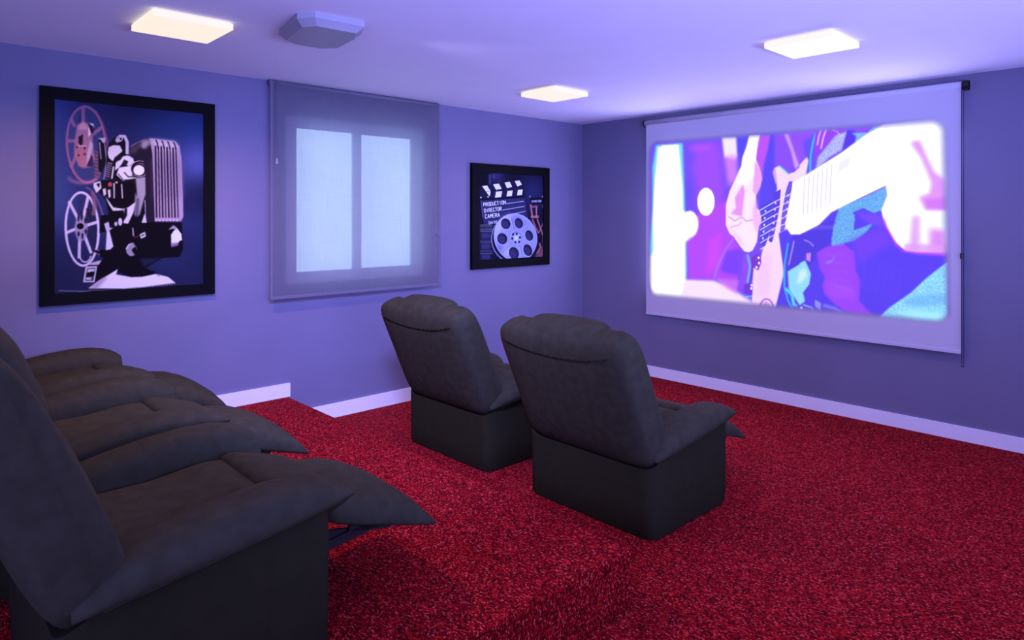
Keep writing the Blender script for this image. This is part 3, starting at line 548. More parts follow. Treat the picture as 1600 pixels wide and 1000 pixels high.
(25,18,45,0.6,1,0,"-4735 1592 -4736 1579 -4738 1570 -4741 1567 -4744 1570 -4745 1579 -4746 1592 -4745 1605 -4744 1614 -4741 1617 -4738 1614 -4736 1605"),
(25,18,45,0.6,1,0,"-4696 1506 -4697 1498 -4699 1493 -4703 1491 -4706 1493 -4708 1499 -4709 1506 -4708 1514 -4706 1519 -4703 1521 -4699 1519 -4697 1514"),
(12,8,22,0,1,0,"-4713 1538 -4714 1534 -4715 1530 -4717 1526 -4720 1523 -4724 1521 -4728 1520 -4732 1519 -4736 1520 -4740 1521 -4743 1524 -4746 1527 -4748 1530 -4750 1534 -4750 1538 -4750 1543 -4748 1547 -4746 1550 -4743 1553 -4740 1555 -4736 1557 -4732 1557 -4728 1557 -4724 1555 -4720 1553 -4717 1550 -4715 1546 -4714 1542"),
(40,30,70,1,1,0,"-4731 1700 -4739 1637 -4734 1598 -4726 1599 -4732 1636 -4724 1699"),
(30,20,50,1,1,0,"-4701 1647 -4679 1570 -4666 1575 -4688 1652"),
(160,140,205,1,1,0,"-4671 1352 -4672 1347 -4674 1342 -4675 1337 -4677 1333 -4679 1329 -4682 1325 -4684 1322 -4687 1319 -4690 1316 -4693 1314 -4696 1313 -4699 1312 -4702 1311 -4705 1311 -4709 1311 -4712 1312 -4715 1314 -4718 1315 -4721 1318 -4724 1320 -4726 1324 -4729 1327 -4731 1331 -4733 1335 -4735 1340 -4737 1345 -4739 1350 -4740 1355 -4741 1360 -4741 1366 -4742 1372 -4742 1377 -4734 1377 -4734 1372 -4734 1367 -4733 1362 -4733 1358 -4732 1353 -4730 1349 -4729 1345 -4728 1341 -4726 1337 -4724 1334 -4722 1331 -4720 1328 -4718 1326 -4715 1324 -4713 1322 -4711 1321 -4708 1320 -4705 1320 -4703 1320 -4700 1320 -4698 1321 -4696 1323 -4693 1325 -4691 1327 -4689 1329 -4687 1332 -4685 1335 -4683 1339 -4682 1343 -4680 1347 -4679 1351 -4678 1356"),
(172,152,218,0.8,1,0,"-4627 1524 -4627 1477 -4631 1432 -4639 1391 -4650 1355 -4663 1326 -4679 1304 -4697 1290 -4715 1286 -4733 1291 -4751 1304 -4768 1326 -4782 1355 -4795 1390 -4804 1430 -4811 1473 -4814 1518 -4814 1564 -4810 1607 -4802 1648 -4792 1683 -4779 1713 -4764 1735 -4747 1750 -4729 1755 -4710 1752 -4692 1740 -4675 1719 -4660 1690 -4647 1655 -4637 1615 -4630 1570 -4627 1524 -4640 1523 -4643 1567 -4649 1608 -4658 1646 -4669 1679 -4682 1706 -4697 1725 -4713 1737 -4728 1740 -4744 1735 -4758 1722 -4772 1701 -4783 1673 -4792 1640 -4798 1602 -4801 1561 -4801 1519 -4798 1477 -4793 1436 -4784 1399 -4774 1366 -4761 1339 -4746 1318 -4731 1306 -4715 1301 -4700 1305 -4685 1318 -4671 1338 -4660 1366 -4650 1400 -4644 1438 -4641 1480 -4640 1523"),
(110,80,140,1.5,0.7,0,"-4705 1781 -4702 1782 -4699 1782 -4696 1782 -4692 1781 -4689 1779 -4685 1777 -4682 1775 -4678 1771 -4674 1768 -4671 1764 -4667 1759 -4663 1754 -4659 1748 -4655 1742 -4651 1735 -4648 1728 -4644 1720 -4640 1712 -4636 1704 -4633 1696 -4629 1687 -4626 1677 -4622 1668 -4619 1658 -4616 1648 -4613 1638 -4610 1628 -4608 1618 -4605 1607 -4603 1597 -4601 1586 -4599 1575 -4608 1575 -4610 1585 -4612 1595 -4614 1604 -4616 1614 -4619 1624 -4621 1634 -4624 1644 -4627 1653 -4630 1662 -4633 1671 -4636 1680 -4639 1689 -4643 1697 -4646 1705 -4649 1712 -4653 1719 -4656 1726 -4659 1733 -4663 1738 -4666 1744 -4670 1749 -4673 1754 -4676 1758 -4680 1761 -4683 1764 -4686 1767 -4689 1769 -4692 1771 -4695 1772 -4698 1772 -4700 1772 -4703 1772"),
(100,65,105,1.5,0.8,0,"-4678 1749 -4664 1675 -4672 1607 -4650 1603 -4642 1676 -4656 1755"),
(10,6,18,1,1,0,"-4661 1802 -4611 1829 -4520 1826 -4425 1823 -4353 1920 -4316 2057 -4310 1719 -4310 1564 -4141 1557 -4134 1376 -4157 1325 -4266 1322 -4365 1259 -4291 1225 -4340 1201 -4449 1204 -4525 1245 -4600 1217 -4656 1182 -4639 1290 -4605 1333 -4667 1387 -4588 1391 -4551 1403 -4577 1507 -4628 1495 -4622 1605 -4577 1611 -4594 1702"),
(24,24,60,3,0.9,0,"-4401 1325 -4278 1323 -4322 1294 -4377 1270"),
(14,10,26,1,1,0,"-4588 1999 -4577 2058 -4543 2103 -4496 2120 -4467 2086 -4461 1980 -4365 1959 -4365 1852 -4425 1810 -4543 1819 -4594 1843"),
(172,158,215,1,1,0,"-4577 2038 -4551 2053 -4514 2053 -4499 2018 -4520 1997 -4543 1975 -4554 1949 -4577 1970 -4583 1999"),
(160,142,205,1,1,0,"-4520 2101 -4493 2105 -4482 2076 -4482 1999 -4463 2000 -4463 2081 -4482 2123 -4520 2122"),
(150,135,195,0,1,0,"-4498 2098 -4498 2094 -4499 2090 -4501 2087 -4503 2083 -4506 2081 -4509 2079 -4513 2077 -4517 2077 -4520 2077 -4524 2078 -4527 2079 -4530 2081 -4532 2084 -4534 2087 -4535 2091 -4535 2095 -4535 2099 -4534 2103 -4532 2106 -4530 2109 -4527 2112 -4524 2114 -4520 2115 -4517 2116 -4513 2116 -4509 2115 -4506 2114 -4503 2111 -4501 2109 -4499 2105 -4498 2102 -4498 2098 -4503 2097 -4503 2100 -4504 2103 -4505 2105 -4507 2107 -4509 2109 -4511 2110 -4514 2111 -4517 2111 -4519 2110 -4522 2109 -4524 2108 -4526 2106 -4528 2103 -4529 2101 -4530 2098 -4531 2095 -4530 2092 -4529 2090 -4528 2087 -4526 2085 -4524 2084 -4522 2083 -4519 2082 -4517 2082 -4514 2082 -4511 2083 -4509 2085 -4507 2087 -4505 2089 -4504 2092 -4503 2095 -4503 2097"),
(150,130,190,1,1,0,"-4543 2086 -4520 2108 -4508 2083 -4531 2068"),
(175,160,218,1,1,0,"-4467 1993 -4437 1975 -4431 1949 -4461 1921 -4496 1945 -4520 1911 -4543 1891 -4537 1943 -4496 1985"),
(25,18,40,1,1,0,"-4490 1965 -4467 1954 -4473 1933 -4502 1938"),
(20,14,34,1,1,0,"-4543 1975 -4496 1998 -4508 1964 -4531 1950"),
(178,165,222,1,1,0,"-4534 1865 -4520 1911 -4449 1928 -4443 1862 -4413 1850 -4461 1838 -4496 1827"),
(20,14,30,0.6,1,0,"-4527 1870 -4497 1831 -4443 1832 -4443 1838 -4495 1836 -4523 1874"),
(20,14,30,0.6,1,0,"-4493 1881 -4468 1851 -4419 1853 -4419 1860 -4466 1858 -4488 1885"),
(90,70,120,1,1,0,"-4582 1944 -4602 1846 -4575 1840 -4555 1938"),
(20,12,30,0.5,1,0,"-4581 1927 -4558 1920 -4556 1925 -4579 1932"),
(20,12,30,0.5,1,0,"-4583 1913 -4561 1907 -4559 1912 -4582 1918"),
(20,12,30,0.5,1,0,"-4586 1900 -4563 1894 -4562 1899 -4585 1905"),
(20,12,30,0.5,1,0,"-4589 1887 -4566 1880 -4565 1886 -4588 1892"),
(20,12,30,0.5,1,0,"-4592 1874 -4569 1867 -4568 1872 -4591 1879"),
(20,12,30,0.5,1,0,"-4595 1861 -4572 1854 -4571 1859 -4593 1866"),
(20,12,30,0.5,1,0,"-4598 1848 -4575 1841 -4574 1846 -4596 1853"),
(190,175,225,1,1,0,"-4554 1917 -4564 1838 -4556 1837 -4546 1916"),
(150,130,175,0.5,1,0,"-4342 1913 -4344 1901 -4348 1890 -4355 1879 -4363 1870 -4374 1863 -4386 1859 -4398 1857 -4411 1858 -4422 1861 -4433 1867 -4441 1875 -4448 1885 -4452 1896 -4453 1908 -4452 1920 -4448 1931 -4441 1942 -4433 1951 -4422 1957 -4411 1962 -4398 1964 -4386 1963 -4374 1960 -4363 1954 -4355 1946 -4348 1936 -4344 1925"),
(18,12,26,0.5,1,0,"-4348 1912 -4350 1901 -4353 1890 -4360 1880 -4368 1872 -4377 1866 -4388 1862 -4399 1860 -4411 1861 -4421 1864 -4431 1869 -4439 1877 -4445 1886 -4448 1896 -4450 1907 -4448 1918 -4445 1928 -4439 1938 -4431 1946 -4421 1953 -4411 1957 -4399 1959 -4388 1958 -4377 1955 -4368 1950 -4360 1942 -4353 1933 -4350 1923"),
(90,60,90,1,1,0,"-4354 1910 -4355 1901 -4358 1892 -4363 1885 -4369 1878 -4377 1873 -4385 1869 -4394 1868 -4403 1869 -4411 1871 -4419 1876 -4425 1882 -4430 1889 -4433 1897 -4434 1906 -4433 1915 -4430 1924 -4425 1932 -4419 1938 -4411 1943 -4403 1947 -4394 1948 -4385 1948 -4377 1945 -4369 1941 -4363 1935 -4358 1927 -4355 1919"),
(22,16,34,0.5,1,0,"-4364 1904 -4365 1896 -4367 1887 -4372 1880 -4378 1873 -4385 1868 -4393 1865 -4401 1864 -4410 1864 -4417 1867 -4424 1871 -4430 1877 -4435 1884 -4437 1892 -4438 1901 -4437 1909 -4435 1918 -4430 1925 -4424 1932 -4417 1937 -4410 1940 -4401 1941 -4393 1941 -4385 1938 -4378 1934 -4372 1928 -4367 1921 -4365 1913"),
(188,178,236,0.8,1,0,"-4371 1901 -4372 1894 -4374 1887 -4378 1880 -4384 1874 -4390 1870 -4397 1867 -4404 1866 -4412 1867 -4419 1869 -4425 1873 -4430 1878 -4434 1884 -4436 1891 -4437 1898 -4436 1906 -4434 1913 -4430 1919 -4425 1925 -4419 1929 -4412 1932 -4404 1933 -4397 1933 -4390 1930 -4384 1927 -4378 1922 -4374 1916 -4372 1909"),
(125,112,160,2,1,0,"-4424 1849 -4364 1859 -4359 1718 -4365 1746 -4401 1605 -4431 1605 -4425 1758 -4413 1717"),
(60,50,90,2,0.8,0,"-4419 1718 -4401 1719 -4407 1592 -4428 1598"),
(16,10,24,0.6,1,0,"-4617 1819 -4548 1825 -4543 1714 -4605 1713"),
(150,50,90,1,1,0,"-4558 1802 -4558 1799 -4559 1796 -4561 1793 -4562 1791 -4565 1789 -4567 1788 -4570 1787 -4572 1788 -4575 1789 -4577 1790 -4579 1792 -4580 1795 -4581 1798 -4581 1801 -4581 1804 -4580 1807 -4579 1810 -4577 1812 -4575 1814 -4572 1815 -4570 1816 -4567 1816 -4565 1815 -4562 1813 -4561 1811 -4559 1808 -4558 1805"),
(170,152,210,1,1,0,"-4611 1771 -4594 1778 -4591 1739 -4605 1726"),
(170,152,210,1,1,0,"-4583 1765 -4568 1772 -4566 1724 -4577 1714"),
(170,152,210,1,1,0,"-4551 1812 -4543 1812 -4543 1714 -4550 1714"),
(170,152,210,1,1,0,"-4508 1807 -4501 1807 -4496 1715 -4503 1715"),
(170,152,210,1,1,0,"-4661 1808 -4622 1822 -4617 1777 -4645 1745 -4661 1783"),
(170,152,210,1,1,0,"-4543 1819 -4525 1823 -4531 1806"),
(12,8,20,1,1,0,"-4645 1802 -4625 1809 -4631 1777"),
(172,155,212,1,1,0,"-4597 1728 -4551 1657 -4496 1648 -4496 1638 -4554 1634 -4577 1676"),
(172,155,212,1,1,0,"-4496 1648 -4467 1658 -4424 1693 -4436 1625 -4467 1552 -4496 1556 -4484 1592"),
(20,14,34,1,1,0,"-4487 1651 -4473 1654 -4473 1605 -4487 1579 -4493 1605"),
(172,155,215,1,1,0,"-4588 1501 -4574 1514 -4551 1409 -4566 1390 -4594 1385"),
(150,135,200,1,1,0,"-4603 1553 -4577 1566 -4571 1527 -4551 1527 -4577 1507 -4588 1495"),
(165,150,210,0.8,1,0,"-4501 1564 -4501 1559 -4502 1553 -4503 1549 -4505 1545 -4507 1542 -4510 1540 -4513 1539 -4515 1540 -4518 1542 -4520 1545 -4522 1549 -4523 1554 -4524 1559 -4524 1564 -4524 1570 -4523 1575 -4522 1580 -4520 1584 -4518 1587 -4515 1589 -4513 1589 -4510 1589 -4507 1587 -4505 1584 -4503 1580 -4502 1575 -4501 1570"),
(150,135,200,0.8,1,0,"-4528 1551 -4528 1548 -4529 1545 -4530 1542 -4531 1540 -4533 1538 -4535 1537 -4537 1537 -4539 1537 -4541 1538 -4543 1540 -4544 1542 -4545 1545 -4546 1548 -4546 1551 -4546 1555 -4545 1558 -4544 1560 -4543 1563 -4541 1564 -4539 1565 -4537 1566 -4535 1565 -4533 1564 -4531 1563 -4530 1560 -4529 1557 -4528 1554"),
(165,150,212,1,1,0,"-4371 1618 -4356 1565 -4359 1557 -4389 1557"),
(150,140,195,0.7,1,0,"-4371 1706 -4366 1565 -4361 1565 -4365 1706"),
(140,125,180,1,1,0,"-4444 1525 -4440 1472 -4432 1472 -4437 1526"),
(26,18,42,1,1,0,"-4461 2040 -4413 2083 -4389 2098 -4340 2112 -4322 2056 -4313 1718 -4310 1563 -4359 1563 -4365 1759 -4365 1865 -4377 1959 -4431 1969 -4455 2001"),
(70,52,85,5,0.7,0,"-4458 2040 -4407 2080 -4383 2072 -4425 2009 -4454 2007"),
(175,150,205,4,0.7,0,"-4389 2092 -4340 2110 -4337 2075 -4371 2039 -4392 2051"),
(120,100,150,1,1,0,"-4451 2048 -4412 2078 -4364 2101 -4366 2106 -4414 2082 -4453 2053"),
(138,112,172,0.8,1,0,"-4343 2114 -4183 2106 -4157 2075 -4144 1999 -4134 1722 -4132 1595 -4147 1564 -4310 1564 -4316 1786 -4325 2016"),
(178,155,210,8,0.8,0,"-4337 2110 -4183 2104 -4164 2067 -4183 2025 -4303 2044"),
(105,85,145,10,0.5,0,"-4322 1975 -4144 1972 -4136 1722 -4310 1719"),
(16,9,26,0.6,1,0,"-4310 2066 -4303 1590 -4294 1590 -4301 2067"),
(16,9,26,0.6,1,0,"-4291 2066 -4283 1590 -4276 1590 -4285 2066"),
(16,9,26,0.6,1,0,"-4275 2065 -4265 1590 -4256 1590 -4266 2066"),
(16,9,26,0.6,1,0,"-4255 2064 -4245 1590 -4239 1590 -4249 2065"),
(16,9,26,0.6,1,0,"-4239 2063 -4227 1590 -4218 1590 -4230 2064"),
(16,9,26,0.6,1,0,"-4219 2063 -4207 1590 -4200 1590 -4213 2063"),
(16,9,26,0.6,1,0,"-4202 2062 -4189 1590 -4180 1590 -4193 2063"),
(16,9,26,0.6,1,0,"-4183 2061 -4168 1590 -4162 1590 -4176 2062"),
(20,12,32,0.6,0.9,0,"-4307 2104 -4298 2084 -4292 2044 -4285 2046 -4290 2087 -4300 2108"),
(20,12,32,0.6,0.9,0,"-4271 2102 -4262 2083 -4256 2047 -4249 2048 -4255 2085 -4264 2106"),
(20,12,32,0.6,0.9,0,"-4235 2100 -4226 2081 -4220 2049 -4213 2051 -4219 2084 -4228 2104"),
(20,12,32,0.6,0.9,0,"-4199 2098 -4189 2079 -4184 2051 -4176 2054 -4182 2083 -4192 2102"),
(60,45,85,0.8,1,0,"-4310 1562 -4147 1561 -4147 1568 -4310 1569"),
(190,170,220,0.6,1,0,"-4295 1573 -4297 1569 -4300 1567 -4304 1569 -4305 1573 -4304 1576 -4300 1578 -4297 1576"),
(190,170,220,0.6,1,0,"-4274 1572 -4275 1569 -4279 1567 -4283 1569 -4284 1572 -4283 1576 -4279 1578 -4275 1576"),
(190,170,220,0.6,1,0,"-4253 1572 -4254 1568 -4258 1567 -4261 1569 -4263 1572 -4261 1576 -4258 1578 -4254 1576"),
(190,170,220,0.6,1,0,"-4231 1572 -4233 1568 -4236 1567 -4240 1568 -4241 1572 -4240 1576 -4236 1578 -4233 1576"),
(190,170,220,0.6,1,0,"-4209 1572 -4211 1568 -4215 1567 -4218 1568 -4220 1572 -4218 1576 -4215 1578 -4211 1576"),
(190,170,220,0.6,1,0,"-4188 1572 -4189 1568 -4193 1567 -4196 1568 -4198 1572 -4196 1576 -4193 1578 -4189 1576"),
(190,170,220,0.6,1,0,"-4166 1572 -4167 1568 -4171 1566 -4175 1568 -4176 1572 -4175 1576 -4171 1578 -4167 1576"),
(186,176,236,1,1,0,"-4210 1475 -4196 1498 -4173 1522 -4144 1480 -4140 1438 -4157 1432 -4164 1418 -4208 1406"),
(110,90,150,2,1,0,"-4209 1419 -4164 1422 -4164 1404 -4208 1392"),
(150,138,190,1.5,0.8,0,"-4228 1509 -4196 1540 -4177 1529 -4170 1501 -4196 1516"),
(118,108,155,1,1,0,"-4417 1382 -4418 1373 -4420 1364 -4424 1356 -4429 1350 -4434 1345 -4441 1343 -4448 1342 -4455 1343 -4461 1346 -4467 1352 -4472 1358 -4476 1366 -4478 1375 -4479 1384 -4478 1393 -4476 1402 -4472 1409 -4467 1416 -4461 1420 -4455 1423 -4448 1424 -4441 1423 -4434 1420 -4429 1414 -4424 1408 -4420 1400 -4418 1391"),
(10,6,18,1,1,0,"-4448 1383 -4425 1405 -4407 1358 -4431 1352"),
(185,178,225,0.8,1,0,"-4478 1386 -4460 1418 -4434 1423 -4435 1428 -4462 1422 -4482 1389"),
(165,155,205,0.8,1,0,"-4401 1481 -4368 1499 -4362 1468 -4392 1453"),
(30,20,50,0.6,1,0,"-4391 1468 -4370 1478 -4372 1484 -4393 1474"),
(120,40,70,1,0.8,0,"-4437 1463 -4407 1466 -4407 1471 -4437 1468"),
(130,118,170,0.8,0.8,0,"-4637 1367 -4638 1363 -4642 1362 -4645 1364 -4647 1367 -4645 1371 -4642 1372 -4638 1371"),
(130,118,170,0.8,0.8,0,"-4629 1386 -4630 1382 -4634 1381 -4637 1383 -4639 1386 -4637 1390 -4634 1391 -4630 1390"),
(130,118,170,0.8,0.8,0,"-4642 1393 -4644 1389 -4648 1388 -4651 1389 -4653 1393 -4651 1397 -4648 1398 -4644 1396"),
(130,118,170,0.8,0.8,0,"-4626 1360 -4627 1356 -4631 1355 -4634 1357 -4636 1360 -4634 1364 -4631 1365 -4627 1364"),
(150,130,185,1,1,0,"-4672 1311 -4617 1324 -4631 1295 -4700 1296"),
(190,170,225,0.8,1,0,"-4689 1151 -4634 1194 -4525 1263 -4536 1229 -4449 1206 -4383 1205 -4303 1219 -4228 1194 -4202 1171 -4183 1151 -4365 1138 -4496 1135"),
(120,95,150,5,0.7,0,"-4689 1149 -4605 1217 -4588 1209 -4639 1148"),
(55,40,78,1,1,0,"-4689 1149 -4496 1133 -4365 1136 -4180 1149 -4178 1139 -4365 1122 -4496 1115 -4689 1133"),
(150,130,180,0.4,1,0,"-4493 1130 -4494 1125 -4498 1126 -4500 1130 -4498 1135 -4494 1134"),
(150,130,180,0.4,1,0,"-4479 1131 -4480 1126 -4484 1126 -4486 1131 -4484 1136 -4480 1135"),
(150,130,180,0.4,1,0,"-4464 1131 -4466 1127 -4470 1127 -4472 1132 -4470 1136 -4466 1136"),
(150,130,180,0.4,1,0,"-4450 1132 -4452 1128 -4456 1128 -4457 1133 -4456 1137 -4452 1137"),
(150,130,180,0.4,1,0,"-4436 1133 -4438 1129 -4441 1129 -4443 1134 -4441 1138 -4438 1138"),
(150,130,180,0.4,1,0,"-4422 1134 -4423 1130 -4427 1130 -4429 1135 -4427 1139 -4423 1139"),
(150,130,180,0.4,1,0,"-4407 1135 -4409 1131 -4413 1131 -4414 1136 -4413 1140 -4409 1140"),
(150,130,180,0.4,1,0,"-4393 1136 -4395 1131 -4398 1132 -4400 1136 -4398 1141 -4395 1141"),
(150,130,180,0.4,1,0,"-4378 1137 -4380 1132 -4384 1133 -4386 1137 -4384 1142 -4380 1142"),
(150,130,180,0.4,1,0,"-4364 1138 -4365 1133 -4369 1133 -4371 1138 -4369 1143 -4365 1142"),
(150,130,180,0.4,1,0,"-4349 1139 -4351 1134 -4354 1134 -4356 1139 -4354 1144 -4351 1143"),
(150,130,180,0.4,1,0,"-4334 1139 -4336 1135 -4340 1135 -4342 1140 -4340 1145 -4336 1144"),
(150,130,180,0.4,1,0,"-4319 1140 -4321 1136 -4325 1136 -4327 1141 -4325 1145 -4321 1145"),
(150,130,180,0.4,1,0,"-4305 1141 -4306 1137 -4310 1137 -4312 1142 -4310 1146 -4306 1146"),
(150,130,180,0.4,1,0,"-4290 1142 -4291 1138 -4295 1138 -4297 1143 -4295 1147 -4291 1147"),
(150,130,180,0.4,1,0,"-4275 1143 -4276 1139 -4280 1139 -4282 1144 -4280 1148 -4276 1148"),
(150,130,180,0.4,1,0,"-4260 1144 -4261 1139 -4265 1140 -4267 1145 -4265 1149 -4261 1149"),
(150,130,180,0.4,1,0,"-4244 1145 -4246 1140 -4250 1141 -4252 1146 -4250 1150 -4246 1150"),
(150,130,180,0.4,1,0,"-4229 1146 -4231 1141 -4235 1142 -4237 1146 -4235 1151 -4231 1151"),
(150,130,180,0.4,1,0,"-4214 1147 -4216 1142 -4220 1143 -4222 1147 -4220 1152 -4216 1152"),
(150,130,180,0.4,1,0,"-4199 1148 -4200 1143 -4204 1143 -4206 1148 -4204 1153 -4200 1153"),
(150,130,180,0.4,1,0,"-4183 1149 -4185 1144 -4189 1144 -4191 1149 -4189 1154 -4185 1154"),
(80,80,130,1,1,0,"-4311 1220 -4279 1201 -4277 1206 -4308 1225"),
(168,152,208,0.8,1,0,"-4703 1287 -4641 1287 -4655 1187 -4717 1191"),
(60,48,90,0.8,1,0,"-4695 1277 -4650 1278 -4661 1196 -4707 1199"),
(165,150,205,0.8,1,0,"-4691 1270 -4655 1271 -4658 1252 -4695 1248"),
(12,8,20,0.8,1,0,"-4698 1248 -4664 1256 -4653 1242 -4667 1221 -4700 1224"),
(150,135,190,0.8,1,0,"-4700 1220 -4670 1219 -4675 1203 -4704 1205"),
(112,110,165,0.7,0.9,0,"-4844 1145 -4836 1144 -4835 1151 -4843 1152"),
(112,110,165,0.7,0.9,0,"-4833 1144 -4825 1143 -4824 1150 -4832 1151"),
(112,110,165,0.7,0.9,0,"-4821 1143 -4814 1142 -4813 1149 -4821 1149"),
(112,110,165,0.7,0.9,0,"-4810 1141 -4802 1140 -4802 1147 -4810 1148"),
(112,110,165,0.7,0.9,0,"-4799 1140 -4791 1139 -4791 1146 -4799 1147"),
(112,110,165,0.7,0.9,0,"-4788 1139 -4780 1138 -4780 1145 -4788 1146"),
(112,110,165,0.7,0.9,0,"-4777 1138 -4769 1137 -4769 1144 -4777 1145"),
(112,110,165,0.7,0.9,0,"-4766 1137 -4758 1136 -4757 1143 -4765 1144"),
(112,110,165,0.7,0.9,0,"-4754 1136 -4746 1135 -4746 1142 -4754 1143"),
(112,110,165,0.7,0.9,0,"-4743 1134 -4735 1133 -4735 1140 -4743 1141"),
(112,110,165,0.7,0.9,0,"-4732 1133 -4724 1132 -4723 1139 -4731 1140"),
(112,110,165,0.7,0.9,0,"-4720 1132 -4712 1131 -4712 1138 -4720 1139"),
(112,110,165,0.7,0.9,0,"-4709 1131 -4701 1130 -4700 1137 -4709 1138"),
(112,110,165,0.7,0.9,0,"-4697 1130 -4689 1129 -4689 1136 -4697 1137"),
(112,110,165,0.7,0.9,0,"-4686 1128 -4678 1127 -4677 1134 -4686 1135")]
